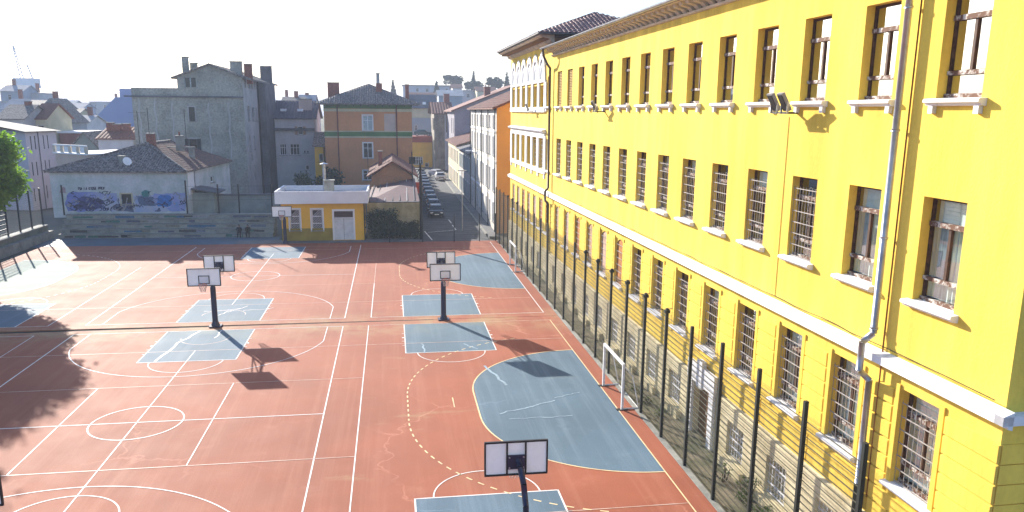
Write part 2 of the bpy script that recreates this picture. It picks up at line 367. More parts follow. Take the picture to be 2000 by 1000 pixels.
# near right court
basket_end(NC, X2, YB, -1, three=False); basket_end(NC, X2, -14.0, 1, three=False)
NC.line(9.1, YB, 20.0, YB, .05, M_LINET); NC.line(-20, 10.05, 20.05, 10.05, .045, M_LINET); NC.line(-20, -9.6, 20.05, -9.6, .045, M_LINET)
NC.line(20.05, YB, 20.05, -20, .06, M_LINEY); NC.line(-13, YB, -9.6, YB, .05); NC.line(-9.6, YB, -9.6, 5, .05); NC.line(-15.2, YB, -15.2, 5, .05)
NC.line(20.05-7, 1.25, 20.05-7, .05, .06, M_LINEY, name='penalty_mark')
def goal_area(C, X, yc, sg, m, lm):
    pts = [(X, yc+7.5)] + [(X+sg*6*math.sin(R(t)), yc+1.5+6*math.cos(R(t))) for t in range(0, 91, 4)] + [(X+sg*6*math.sin(R(t)), yc-1.5+6*math.cos(R(t))) for t in range(90, 181, 4)] + [(X, yc-7.5)]
    C.fill('goal_area_paint', pts, m, dz=.0035); C.path(pts, .07, lm, dz=.0095)
    d = [(X+sg*9*math.sin(R(t)), yc+1.5+9*math.cos(R(t))) for t in np.arange(18, 90, .9)] + [(X+sg*9, yc+1.5-.14*k) for k in range(21)] + [(X+sg*9*math.sin(R(t)), yc-1.5+9*math.cos(R(t))) for t in np.arange(90, 163, .9)]
    C.path(d, .07, lm, dash=.28, name='dashed_arc')
goal_area(NC, 20.05, .25, -1, M_BLUE, M_LINEY); goal_area(NC, -20.05, .25, 1, M_BLUE, M_LINE)
# far courts
basket_end(FC, 0, YF, 1); basket_end(FC, 0, YF2, -1); basket_end(FC, X2, YF, 1, three=False); basket_end(FC, -X2-.3, YF, 1, three=False)
FC.line(-7.5, YF, 7.5, YF, .06); FC.line(7.5, YF, 7.5, YF2+.6, .08); FC.line(-7.5, YF, -7.5, YF2+.6, .08); FC.line(-7.5, YF2, 7.5, YF2, .05, M_LINET)
FC.line(-7.5, 29.6, 7.5, 29.6, .06); FC.path(arc(0, 29.6, 1.8, 0, 360, 56), .07); FC.line(0, 20.2, 0, 39.5, .06, name='centre_line')
FC.line(9.1, YF, 20.0, YF, .06); FC.line(20.0, YF, 20.0, 44.2, .06); FC.line(9.1, YF, 9.1, 26, .07); FC.line(9.1, 26, 9.1, 34, .04, M_LINET); FC.line(-9.6, YF, -9.6, 34, .06); FC.line(-20, YF, -9.6, YF, .05)
FC.line(-20, 20.2, 20.0, 20.2, .05, M_LINET); FC.line(-20, 41.3, 20.0, 41.3, .05, M_LINET); FC.line(-9, 26, 9, 26, .035, M_LINET); FC.line(-9, 35.2, 9, 35.2, .035, M_LINET)
goal_area(FC, 20.0, 30.5, -1, M_BLUE, M_LINEY); goal_area(FC, -20.05, 30.6, 1, mat('goal_area_pale', (0.12, 0.20, 0.19), .75, .1, .6, spec=.08), M_LINE)
# faded scribbles left by patched cracks on the keys
rs = random.Random(3)
def scrib(C, x, y, dx, dy, n, w, m):
    p = [(x, y)]
    for i in range(n): p.append((p[-1][0]+dx/n+rs.uniform(-.12, .12), p[-1][1]+dy/n+rs.uniform(-.1, .1)))
    C.path(p, w, m, dz=.011, name='crack_patch')
for a in ((-.6, 14.0, -1.1, -5.6, 12, .16), (.6, 14, -.2, -1.8, 6, .10)): scrib(NC, *a, M_LINE)
for a in ((-1.4, 18.6, 1.9, .5, 9, .08), (.1, 18.2, .6, 1.6, 7, .08), (1.0, 18.5, 1.7, .6, 8, .07), (-.5, 17.3, .9, 1.5, 7, .08)): scrib(FC, *a, M_LINE)
M_CHALK = mat('chalk_pale', (0.30, 0.42, 0.52), .7, .2, 2)
for a in ((15.0, 5.6, .5, -3.0, 8, .14), (14.9, -1.0, 2.8, 1.4, 12, .10), (17.6, .6, 1.3, .9, 8, .06), (15.2, -1.6, 2.5, .2, 9, .07), (12.0, 9.9, .1, -1.6, 5, .10), (14.3, 9.6, .5, -1.2, 5, .10)): scrib(NC, *a, M_CHALK)

# ---------------------------------------------------------------- street
structure('street', MB().box(13.4, 20.1, 45.05, 140, -.13, -.02), M_ASPH, 'asphalt street running away between the houses')
structure('far_crossing', MB().box(-2, 60, 140.01, 150, -.13, -.02), M_ASPH, 'cross street at the far end')
structure('street_kerb', MB().box(20.1, 20.3, 49, 139, -.1, .11), M_CONC, 'stone kerb of the right pavement')
structure('street_pavement', MB().box(20.301, 21.25, 47, 139, -.1, .10), M_PAVE, 'pavement at the foot of the white row houses')
for k, (a, b, c, d) in enumerate(((14.2, 51.2, 17.3, 52.7), (17.3, 52.7, 17.2, 56.5), (17.2, 58, 17.1, 61), (14.4, 46, 13.9, 52))):
    p = Vector((a, b)); q = Vector((c, d)); n = (q-p).normalized(); e = Vector((-n.y, n.x))*.06
    structure('road_marking', MB().quad((p.x-e.x, p.y-e.y, -.014), (q.x-e.x, q.y-e.y, -.014), (q.x+e.x, q.y+e.y, -.014), (p.x+e.x, p.y+e.y, -.014)), M_LINE)

# ---------------------------------------------------------------- the yellow school
TH = 0.0163
school = thing('school_building', 'long yellow school with tall windows, white string course and tiled end pavilion', 'school', (22.5, 0, 0), TH)
tf = lambda s, d, z: (d, s, z)                     # s along the facade, d into the building
S0, S1, S2 = -19.0, 24.9, 43.1
CEN = [-16.5+3.0*k for k in range(14)]
HW = 0.7
F3, F2_, F1 = (12.95, 15.3), (8.3, 10.76), (3.62, 6.08)
holes = []
for c in CEN:
    for z0, z1 in (F3, F2_, F1): holes.append((c-HW, c+HW, z0, z1))
PC = [26.0] + [28.35+2.55*k for k in range(6)]
for i, c in enumerate(PC):
    hw = .55 if i == 0 else .72
    holes += [(c-hw, c+hw, 12.95, 15.1 if i == 0 else 14.55), (c-hw, c+hw, 8.3, 10.6), (c-hw, c+hw, 3.62, 6.0)]
DEP = 0.34
mb = holes_wall(MB(), S0, S1, 2.25, 16.55, [h for h in holes if h[1] < S1], DEP, tf)
mb.quad(tf(S0, 0, -.2), tf(S0, 16, -.2), tf(S0, 16, 16.55), tf(S0, 0, 16.55))                      # end wall
mb.build('wall', M_YEL, school)
mb = holes_wall(MB(), S1+.001, S2, 2.25, 17.5, [h for h in holes if h[0] > S1], DEP, tf)
mb.quad(tf(S2, 0, -.2), tf(S2, 16, -.2), tf(S2, 16, 17.5), tf(S2, 0, 17.5))
mb.build('pavilion_wall', M_YEL, school)
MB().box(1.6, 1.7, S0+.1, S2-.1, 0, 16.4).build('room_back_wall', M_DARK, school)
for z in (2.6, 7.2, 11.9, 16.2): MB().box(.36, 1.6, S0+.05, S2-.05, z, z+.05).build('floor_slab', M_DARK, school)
# plinth
PO = 0.14
BW = [c for c in CEN if abs(c+4.5) > .1]
ph = [(c-.66, c+.66, .38, 1.72) for c in BW] + [(-4.5-.82, -4.5+.82, -.19, 2.05)]
ph += [(c-.6, c+.6, .38, 1.72) for c in PC[1:]]
mb = holes_wall(MB(), S0-PO, S2, -.2, 2.28, ph, PO+.3, lambda s, d, z: (d-PO, s, z))
mb.prism([(-PO, 2.28), (.0, 2.36), (.0, 2.28)], S0, S2, lambda a, b, c: (b, a, c))
mb.quad((-PO, S0-PO, -.2), (16, S0-PO, -.2), (16, S0-PO, 2.28), (-PO, S0-PO, 2.28))
mb.build('plinth', M_STONE, school)
for c in BW + PC[1:]:
    MB().box(-PO-.22, -PO-.002, c-.95, c+.95, -.1, .32).build('plinth_ledge', M_STONE, school)
# string course
mb = MB().prism([(.0, 6.40), (-.10, 6.43), (-.12, 6.48), (-.24, 6.50), (-.24, 6.70), (.0, 6.79)], S0-.24, S2+.1, lambda a, b, c: (b, a, c)); mb.build('string_course', M_TRIM, school)
MB().box(-.24, 15, S0-.24, S0-.002, 6.50, 6.70).build('string_course_return', M_TRIM, school)
# rusticated ground storey: blocks between and below the windows
rz = [2.40+.4525*k for k in range(9)]
bm_cache = {}
def rust(s0, s1, z0, z1):
    key = (round(s1-s0, 3), round(z1-z0, 3))
    if key not in bm_cache:
        a, b = key; e = .018
        m = MB(); m.v = [(0, 0, 0), (0, a, 0), (0, a, b), (0, 0, b), (-.05, e, e), (-.05, a-e, e), (-.05, a-e, b-e), (-.05, e, b-e)]
        m.f = [(4, 5, 6, 7), (0, 1, 5, 4), (1, 2, 6, 5), (2, 3, 7, 6), (3, 0, 4, 7)]
        bm_cache[key] = m.mesh('rusticated_block', M_YEL)
    o = obj('rusticated_block', bm_cache[key], school); o.location = (-.002, s0, z0)
edges = [S0] + [v for c in CEN for v in (c-HW-.24, c+HW+.24)] + [S1]
for k in range(8):
    z0, z1 = rz[k]+.01, rz[k+1]-.015
    if z1 > 3.5:
        for a, b in zip(edges[0::2], edges[1::2]): rust(a-.035, b+.035, z0, z1)
    else:
        for a, b in zip([S0]+[(p+q)/2 for p, q in zip(CEN[:-1], CEN[1:])], [(p+q)/2 for p, q in zip(CEN[:-1], CEN[1:])]+[S1]): rust(a+.012, b-.012, z0, z1)
for k in range(8):
    z0, z1 = rz[k]+.01, rz[k+1]-.015
    ob = MB(); ob.box(.02, 15, S0-.045, S0-.003, z0, z1); ob.build('end_rusticated_course', M_YEL, school)
# flat surround beside each ground-storey window, a groove apart from the blocks
_js = MB().box(-.04, 0, 0, .16, 0, 2.62).mesh('window_surround', M_YEL)
for c in CEN:
    for sg in (-1, 1):
        o = obj('window_surround', _js, school); o.location = (-.003, c+sg*(HW+.085)-.08, 3.56)

# windows ---------------------------------------------------------
def bar(mb, s0, s1, z0, z1, d0, d1): mb.box(d0, d1, s0, s1, z0, z1)
mesh_cache = {}
def win_meshes(hw, h, style):
    key = (hw, round(h, 3), style)
    if key in mesh_cache: return mesh_cache[key]
    t = .07
    zt = h-.62; zl = .56
    fr = MB()
    fr.box(0, .08, -hw, -hw+t, 0, h); fr.box(0, .08, hw-t, hw, 0, h); fr.box(.001, .079, -hw+t, hw-t, h-t, h); fr.box(.001, .079, -hw+t, hw-t, 0, t)
    fr.box(-.012, .07, -.04, .04, zl+.05, zt-.05)
    rails = [MB().box(-.05, .09, -hw+t*.5, hw-t*.5, zt-.055, zt+.055), MB().box(-.06, .085, -hw+t*.5, hw-t*.5, zl-.045, zl+.045), MB().box(-.07, .02, -hw+.02, hw-.02, .02, .11)]
    pn = []
    for (a, b, c, d) in ((-hw+t, hw-t, zt+.07, h-t), (-hw+t, -.055, zl+.06, zt-.07), (.055, hw-t, zl+.06, zt-.07), (-hw+t, hw-t, .11, zl-.06)):
        pn.append(MB().quad((.035, a, c), (.035, b, c), (.035, b, d), (.035, a, d)).mesh('pane', M_GLASS if style == 'tall' else M_GLASS2))
    cu = MB(); n = 26
    for i in range(n):
        a = -hw+.03+(2*hw-.06)*i/n; b = -hw+.03+(2*hw-.06)*(i+1)/n
        da = .11+.03*math.sin(i*1.9); db = .11+.03*math.sin((i+1)*1.9)
        cu.quad((da, a, .1), (db, b, .1), (db, b, zt-.02), (da, a, zt-.02))
    bl = MB().quad((.15, -hw+.08, zt+.02), (.15, hw-.08, zt+.02), (.15, hw-.08, h-.06), (.15, -hw+.08, h-.06))
    half = MB()
    for i in range(n//2):
        a = -hw+.03+(hw)*i/(n//2)*.8; b = -hw+.03+(hw)*(i+1)/(n//2)*.8
        da = .18+.03*math.sin(i*1.9); db = .18+.03*math.sin((i+1)*1.9)
        half.quad((da, a, .1), (db, b, .1), (db, b, h-.1), (da, a, h-.1))
    mesh_cache[key] = (fr.mesh('window', M_WOODB), [r_.mesh('rail', M_WOODW) for r_ in rails], pn, cu.mesh('curtain', M_CURT), bl.mesh('blind', M_CURTW), half.mesh('curtain', M_CURT))
    return mesh_cache[key]
def grille_mesh(hw, h, d, nv):
    key = ('g', hw, round(h, 3), d, nv)
    if key in mesh_cache: return mesh_cache[key]
    g = MB()
    for i in range(nv):
        s = -hw+.02+(2*hw-.04)*i/(nv-1); g.tube((d, s, .02), (d, s, h-.3), .0065, n=4, caps=False)
    for z in np.arange(.05, h-.2, .34): g.box(d-.013, d+.006, -hw-.02, hw+.02, z-.012, z+.012)
    mesh_cache[key] = g.mesh('grille', M_IRON); return mesh_cache[key]
def sill_mesh(hw, br):
    key = ('s', hw, br)
    if key in mesh_cache: return mesh_cache[key]
    m = MB(); W = hw+.17
    m.prism([(.3, -.02), (.3, .05), (-.18, .02), (-.2, -.01), (-.2, -.06), (-.14, -.085), (-.11, -.13), (-.0, -.14)], -W, W, lambda a, b, c: (b, a, c))
    if br:
        for s in (-W+.16, W-.16): m.box(-.11, -.002, s-.075, s+.075, -.30, -.13)
    mesh_cache[key] = m.mesh('sill', M_TRIM); return mesh_cache[key]
def school_window(c, z0, z1, hw, style, grille=False, curtain=0, sill=1):
    fr, rail, pn, cu, bl, half = win_meshes(hw, z1-z0, style)
    o = obj('window', fr, school); o.location = (DEP-.1, c, z0)
    for r_ in rail: obj('rail', r_, o)
    for p in pn: obj('pane', p, o)
    if curtain == 1: obj('curtain', cu, o)
    if curtain in (1, 2): obj('blind', bl, o)
    if curtain == 3: obj('curtain', half, o)
    if grille: g = obj('grille', grille_mesh(hw, z1-z0, -.16, 9), o)
    if sill:
        s = obj('sill', sill_mesh(hw, sill == 2), o); s.location = (-DEP+.1, 0, -.02)
M_BOARDW = [mat('boarding_tan', (0.46, 0.28, 0.15), .85, .25, 3), mat('boarding_pink', (0.50, 0.33, 0.24), .85, .2, 3), mat('boarding_rust', (0.42, 0.16, 0.035), .85, .3, 3)]
def boarded(c, z0, z1, hw, m, arch=True):
    mb = MB(); n = 8
    mb.box(.10, .16, c-hw, c+hw, z0, z1-.55)
    pts = [(c+hw*math.cos(R(180*i/n)), z1-.55+.5*math.sin(R(180*i/n))) for i in range(n+1)]
    mb.poly([(.10, s, z) for s, z in pts])
    o = mb.build('boarded_window', m, school)
    sp = MB()                                         # plaster spandrel round the arch
    for i in range(n):
        (a, za), (b, zb) = pts[i], pts[i+1]; sp.quad((.06, a, za), (.06, b, zb), (.06, b, z1), (.06, a, z1))
    sp.build('arch_spandrel', M_YEL, o)
    g = MB()
    for k in range(6): g.box(.03, .05, c-hw, c+hw, z0+.3+.36*k, z0+.325+.36*k)
    g.build('grille', M_IRON, o)
    s = obj('sill', sill_mesh(hw, False), o); s.location = (0, c, z0-.02)
cur3 = [0, 0, 0, 0, 3, 0, 0, 3, 0, 0, 0, 0, 0, 0]; cur2 = [1, 1, 3, 2, 0, 2, 2, 0, 3, 3, 0, 2, 0, 0]; cur1 = [1, 1, 1, 3, 2, 0, 2, 0]
M_LOUVRE = mat('louvre_ochre', (0.50, 0.29, 0.05), .8, .2, 4)
for k, c in enumerate(CEN):
    if k >= 12:
        mb = MB()
        for i in range(22): mb.box(.10, .16, c-HW, c+HW, F3[0]+.02+.105*i, F3[0]+.08+.105*i)
        o = mb.build('shutter', M_LOUVRE, school); s = obj('sill', sill_mesh(HW, True), o); s.location = (0, c, F3[0]-.02)
    else: school_window(c, *F3, HW, 'tall', False, cur3[k], 2)
    school_window(c, *F2_, HW, 'lower', k >= 2, cur2[k], 1)
    if k < 8: school_window(c, *F1, HW, 'lower', True, cur1[k], 1)
    else: boarded(c, *F1, HW, M_BOARDW[(k*2+1) % 3])
for i, c in enumerate(PC):
    hw = .55 if i == 0 else .72
    school_window(c, 12.95, 15.1 if i == 0 else 14.55, hw, 'tall', False, 0, 2 if i == 0 else 0)
    school_window(c, 8.3, 10.6, hw, 'tall', i < 3, 0, 1 if i == 0 else 0)
    boarded(c, 3.62, 6.0, hw, M_BOARDW[(i*2) % 3])
# basement windows with white bars
def base_window(c, hw):
    key = ('b', hw)
    if key not in mesh_cache:
        fr = MB(); fr.box(0, .06, -hw, -hw+.06, 0, 1.34); fr.box(0, .06, hw-.06, hw, 0, 1.34); fr.box(.001, .059, -hw+.06, hw-.06, 1.28, 1.34); fr.box(.001, .059, -hw+.06, hw-.06, 0, .06); fr.box(0, .05, -.03, .03, .06, 1.28); fr.box(.001, .049, -hw+.06, hw-.06, .62, .67)
        pn = MB().quad((.03, -hw, 0), (.03, hw, 0), (.03, hw, 1.34), (.03, -hw, 1.34))
        g = MB()
        for i in range(7): s = -hw+.05+(2*hw-.1)*i/6; g.tube((-.22, s, .02), (-.22, s, 1.3), .013, n=4, caps=False)
        for z in (.05, .37, .68, 1.0, 1.28): g.box(-.238, -.206, -hw, hw, z-.016, z+.016)
        mesh_cache[key] = (fr.mesh('basement_window', M_TRIM), pn.mesh('pane', M_GLASS), g.mesh('grille', M_TRIM))
    fr, pn, g = mesh_cache[key]
    o = obj('basement_window', fr, school); o.location = (.2, c, .38); obj('pane', pn, o); obj('grille', g, o)
for c in BW: base_window(c, .66)
for c in PC[1:]: base_window(c, .6)
# portal and wooden door
mb = MB(); mb.box(-PO-.12, -PO-.003, -5.72, -5.33, -.15, 2.2); mb.box(-PO-.12, -PO-.003, -3.67, -3.28, -.15, 2.2); mb.box(-PO-.14, -PO-.004, -5.8, -3.2, 2.2, 2.95); mb.box(-PO-.2, -PO-.005, -4.75, -4.25, 2.1, 3.2)
mb.build('door_surround', M_TRIM, school)
dr = MB(); dr.box(.12, .18, -5.32, -3.68, -.1, 2.05)
for k in range(6): dr.box(.10, .12, -5.28+.27*k, -5.05+.27*k, -.05, 2.0)
d = dr.build('door', mat('door_wood', (0.22, 0.10, 0.035), .75, .2, 2, streak=(1, 6, .4)), school)
MB().box(.06, .10, -4.56, -4.44, .95, 1.05).build('handle', M_IRON, d)
# pavilion dressings: white colonnettes, arches, sill band, hood
mb = MB()
for k in range(7): c = 28.35+2.55*(k-.5); mb.box(-.10, -.002, c-.36, c+.36, 12.6, 14.75)
mb.box(-.16, -.003, 26.95, 42.6, 12.55, 12.92); mb.box(-.14, -.004, 26.95, 42.5, 14.75, 14.95)
mb.build('white_colonnade', M_TRIM, school)
for k in range(6):
    c = 28.35+2.55*k; mb = MB(); n = 16
    for i in range(n):
        a0, a1 = R(180*i/n), R(180*(i+1)/n)
        f = lambda a, r: (c+r*math.cos(a), 14.97+(r*1.62)*math.sin(a))
        (p0, q0), (p1, q1), (r0, t0), (r1, t1) = f(a0, 1.22), f(a1, 1.22), f(a0, .92), f(a1, .92)
        for d0 in (-.12,): mb.quad((d0, p0, q0), (d0, p1, q1), (d0, r1, t1), (d0, r0, t0)); mb.quad((d0, r0, t0), (d0, r1, t1), (-.003, r1, t1), (-.003, r0, t0)); mb.quad((d0, p0, q0), (d0, p1, q1), (-.003, p1, q1), (-.003, p0, q0))
        g = lambda a, r: (c+r*math.cos(a), 14.97+(r*1.5)*math.sin(a))
        (u0, w0), (u1, w1) = g(a0, .62), g(a1, .62); (x0, y0), (x1, y1) = g(a0, .78), g(a1, .78)
        mb.quad((-.09, u0, w0), (-.09, u1, w1), (-.09, x1, y1), (-.09, x0, y0))
    mb.build('blind_arch', M_TRIM, school)
    MB().poly([(-.02, c+.9*math.cos(R(a)), 14.98+1.44*math.sin(R(a))) for a in range(0, 181, 12)]).build('arch_panel', mat('arch_panel_blue', (0.55, 0.58, 0.62), .85, .1, 1), school)
mb = MB()
for k in range(7): c = 28.35+2.55*(k-.5); mb.box(-.09, -.002, c-.36, c+.36, 8.0, 10.8)
mb.box(-.12, -.003, 27.0, 42.4, 7.95, 8.28); mb.box(-.11, -.0035, 27.0, 42.4, 10.62, 10.95)
for k in range(7): c = 28.35+2.55*(k-.5); mb.box(-.08, -.0025, c-.16, c+.16, 7.62, 7.94)
mb.build('white_window_surround', M_TRIM, school)
MB().prism([(0, 10.98), (-.16, 11.0), (-.34, 11.14), (-.36, 11.22), (0, 11.32)], 26.8, 42.6, lambda a, b, c: (b, a, c)).build('window_hood', M_TRIM, school)
# cornice with brackets, gutter, roof
MB().prism([(0, 16.4), (-.1, 16.42), (-.14, 16.5), (0, 16.52)], S0-.1, S1, lambda a, b, c: (b, a, c)).build('cornice_moulding', M_TRIM2, school)
MB().box(-.72, 0, S0-.3, S1-.02, 16.86, 16.92).build('cornice_soffit', M_TRIM2, school)
bk = MB().prism([(0, 0), (-.08, 0), (-.2, .12), (-.5, .2), (-.58, .33), (0, .33)], -.16, .16, lambda a, b, c: (b, a, c)).mesh('cornice_bracket', M_TRIM2)
s = S0+.3
while s < S1-.2:
    o = obj('cornice_bracket', bk, school); o.location = (-.002, s, 16.525); s += .68
g = MB(); n = 6; a0 = 16.98
pr_ = [(-.83+.11*math.cos(R(180+180*i/n)), a0+.0+.11*math.sin(R(180+180*i/n))) for i in range(n+1)] + [(-.73, a0), (-.93, a0)][::1]
g.prism([(-.94+.0, 16.98)] + pr_[1:n] + [(-.72, 16.98)], S0-.4, S1+.15, lambda a, b, c: (b, a, c)); g.build('gutter', M_ZINC, school)
MB().prism([(-.72, 16.93), (8, 18.5), (8.0, 18.65), (-.72, 17.05)], S0-.3, S1+1.0, lambda a, b, c: (b, a, c)).build('main_roof', M_REDTILE, school)
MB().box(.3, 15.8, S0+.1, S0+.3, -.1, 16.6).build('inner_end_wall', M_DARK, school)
# pavilion cornice and hipped roof
MB().prism([(0, 17.3), (-.25, 17.45), (-.3, 17.6), (-1.1, 17.78), (-1.1, 17.86), (0, 17.86)], S1-.5, S2+.6, lambda a, b, c: (b, a, c)).build('pavilion_cornice', M_TRIM2, school)
s = S1-.2; bk2 = MB().box(-.85, -.32, -.07, .07, 17.56, 17.70).mesh('pavilion_bracket', mat('bracket_brown', (0.33, 0.19, 0.09), .85, .2, 3))
while s < S2+.4: o = obj('pavilion_bracket', bk2, school); o.location = (0, s, 0); s += .62
E0, E1, E2, E3 = (-1.25, S1-1.2, 17.95), (-1.25, S2+.5, 17.95), (9.9, S2+.5, 17.95), (9.9, S1-1.2, 17.95)
RA, RB = (4.3, 29.6, 20.05), (4.3, 37.5, 20.05)
ro = MB(); tile_facet(ro, [E0, E3, RA], .34, .42, .07); tile_facet(ro, [E1, E0, RA, RB], .34, .42, .07); ro.poly([E2, E1, RB]); ro.poly([E3, E2, RB, RA])
tag(ro.build('pavilion_roof', M_DKTILE, school), kind='stuff')
MB().box(-1.33, 9.98, S1-1.28, S2+.58, 17.865, 17.949).build('eave_board', mat('eave_grey', (0.10, 0.10, 0.115), .7, .2, 2), school)
MB().box(.02, 9.0, S1-.03, S1-.001, 16.56, 17.85).build('pavilion_side_wall', mat('side_boards', (0.20, 0.085, 0.04), .85, .2, 3), school)
MB().box(-.02, .9, S1-.06, S1-.031, 16.9, 17.7).build('corner_pilaster', M_BOARDW[2], school)
# rainwater pipes
mb = MB(); s = -14.78
mb.path([(-.75, s, 16.9), (-.75, s, 16.6), (-.2, s, 16.1), (-.2, s, 7.2), (-.42, s+.1, 6.95), (-.42, s+.1, 6.2), (-.18, s, 5.95), (-.18, s, 3.1)], .085, 10)
for z in (15, 12.2, 9.6, 7.3): mb.tube((-.2, s, z), (-.2, s, z+.06), .105, n=10)
mb.build('downpipe', M_ZINC, school, True)
MB().path([(-.18, s, 3.1), (-.18, s, -.1)], .10, 10).build('downpipe_guard', M_GREENM, school, True)
MB().path([(-.05, s-.22, 16.4), (-.05, s-.22, 2.8)], .022, 6).build('lightning_cable', M_BOARDW[2], school)
s = 24.78; mb = MB()
mb.path([(-.8, s-.3, 16.95), (-.8, s-.3, 16.5), (-.5, s-.3, 15.9), (-.2, s, 15.6), (-.2, s, 7.1), (-.42, s, 6.9), (-.42, s, 6.2), (-.18, s, 6.0), (-.18, s, 0)], .085, 8)
mb.build('downpipe', mat('pipe_brown', (0.07, 0.05, 0.045), .6, .2, 3), school, True)
# thin cables: along the string course and down from the floodlight
mb = MB(); p = None
for k in range(60):
    q = (-.1-.03*math.sin(k*1.3), S0+.2+.73*k, 6.90+.03*abs(math.sin(k*.9)))
    if p: mb.wire(p, q, .012)
    p = q
mb.build('cable', M_BLACK, school)
MB().wire((-.012, -9.3, 12.5), (-.012, -9.3, 6.9), .009).build('conduit', M_LOUVRE, school)
def floodlight(s, n, label):
    t = thing('floodlight', label, 'floodlight', (0, 0, 0), 0, 'floodlights on the school wall')
    c, sn = math.cos(TH), math.sin(TH)
    t.location = (22.5-sn*s, c*s, 12.62); t.rotation_euler = (0, 0, TH)
    MB().box(-.55, 0, -.03, .03, -.03, .03).box(-.6, -.5, -.42, .42, -.025, .025).build('bracket', M_BLACK, t)
    for k in range(n):
        y = (k-(n-1)/2)*.62
        h = MB(); h.tbox(lambda a, b, cc: Vector((-.62, y, .32)) + Matrix.Rotation(R(-28), 3, 'Y') @ Vector((a, b, cc)), -.05, .05, -.17, .17, -.28, .28)
        ho = h.build('lamp_housing', mat('lamp_grey', (0.30, 0.30, 0.31), .5, .15, 3), t)
        MB().tbox(lambda a, b, cc: Vector((-.62, y, .32)) + Matrix.Rotation(R(-28), 3, 'Y') @ Vector((a, b, cc)), -.065, -.051, -.14, .14, -.24, .24).build('lens', M_BLACK, ho)
        MB().box(-.62, -.56, y-.19, y-.178, -.02, .32).box(-.62, -.56, y+.178, y+.19, -.02, .32).build('yoke', M_ZINC, ho)
floodlight(-9.75, 2, 'pair of floodlights on a bracket below the upper windows')
floodlight(11.1, 1, 'single floodlight under an upper window mid facade')
floodlight(31.3, 1, 'single floodlight under the arched pavilion windows')

# ---------------------------------------------------------------- right fence
fence = thing('mesh_fence', 'tall dark green welded mesh fence along the yellow school', 'fence', (20.9, 0, 0))
FX = lambda y: .0 if y < 10 else -.004*(y-10)
posts = [45.51-2.62*k for k in range(25)]
pm_ = MB().box(-.052, .052, -.052, .052, -.1, 5.28).mesh('post', M_GREENM); pm2 = MB().box(-.052, .052, -.052, .052, -.1, 5.45).mesh('post', M_GREENM)
armm = MB().wire((0, 0, 5.2), (-.42, .1, 5.27), .014).wire((0, 0, 5.22), (.2, -.05, 5.3), .014).box(-.1, .1, -.09, .09, 5.1, 5.22).mesh('barbed_arm', M_GREENM)
hz = np.arange(.12, 5.1, .2)
for k, y in enumerate(posts):
    o = obj('post', pm2 if y < -9 else pm_, fence); o.location = (FX(y), y, 0)
    if -5 < y < 9 or 30 < y < 40: a = obj('barbed_arm', armm, o)
    if k == len(posts)-1: break
    y2 = posts[k+1]; mb = MB()
    for z in hz:
        x = FX(y)+.03; mb.wire((x, y, z), (FX(y2)+.03, y2, z), .008)
        mb.wire((x-.02, y, z), (FX(y2)+.01, y2, z), .0065)
    yy = y-.05
    while yy > y2:
        mb.wire((FX(yy)+.02, yy, .08), (FX(yy)+.02, yy, 5.12), .0024); yy -= .052
    tag(mb.build('wire_panel', M_WIRE, fence), kind='stuff')

# ---------------------------------------------------------------- basketball stands
def hoop_side(t, sg, by, zb=2.86, lower=0.0):
    """one backboard with arm, ring and net; sg=-1: the ring side looks towards -y"""
    z0, z1 = zb, zb+1.02; y = by
    b = MB().quad((-.88, y, z0), (.88, y, z0), (.88, y, z1), (-.88, y, z1)).build('backboard', M_BOARD, t)
    for (a, c, e, f) in ((-.9, .9, z0-.005, z0+.045), (-.9, .9, z1-.045, z1+.005), (-.905, -.86, z0+.045, z1-.045), (.86, .905, z0+.045, z1-.045)):
        MB().box(a, c, y-.035, y+.035, e, f).build('board_frame', M_BLACK, b)
    fy = y+sg*.024
    for (a, c, e, f) in ((-.3, .3, z0+.13, z0+.17), (-.3, .3, z0+.56, z0+.60), (-.3, -.255, z0+.17, z0+.56), (.255, .3, z0+.17, z0+.56)):
        MB().box(a, c, fy-.004, fy+.004, e, f).build('target_square', M_BLACK, b)
    ry = y-sg*.03
    MB().box(-.29, -.24, min(ry, ry-sg*.03), max(ry, ry-sg*.03), z0+.03, z1-.03).build('back_rib', M_BLACK, b)
    MB().box(.24, .29, min(ry, ry-sg*.03), max(ry, ry-sg*.03), z0+.03, z1-.03).build('back_rib', M_BLACK, b)
    MB().box(-.239, .239, min(ry, ry-sg*.04), max(ry, ry-sg*.04), z0+.2, z0+.62).build('back_plate', M_NAVY, b)
    for sx in (-.2, .2):
        for zz in (.25, .56): MB().tube((sx, ry-sg*.04, z0+zz), (sx, ry-sg*.06, z0+zz), .025, n=8).build('bolt', M_ZINC, b)
    rg = MB(); n = 20; cy = y+sg*(.38); zr = z0+.15
    for i in range(n):
        a, c = 2*PI*i/n, 2*PI*(i+1)/n; rg.tube((.225*math.cos(a), cy+.225*math.sin(a), zr), (.225*math.cos(c), cy+.225*math.sin(c), zr), .014, n=6)
    rg.box(-.08, .08, min(y+sg*.02, cy-sg*.22), max(y+sg*.02, cy-sg*.22), zr-.02, zr+.02)
    r = rg.build('ring', M_RIM, t, True)
    nt_ = MB(); m = 10
    for i in range(m):
        for tw in (1, -1):
            p = None
            for j in range(4):
                a = 2*PI*(i+.5*j*tw)/m; rr = .222-.035*j+.012*(j == 3); q = (rr*math.cos(a), cy+rr*math.sin(a), zr-.02-.125*j)
                if p: nt_.wire(p, q, .009)
                p = q
    tag(nt_.build('net', M_NET, r), kind='stuff')
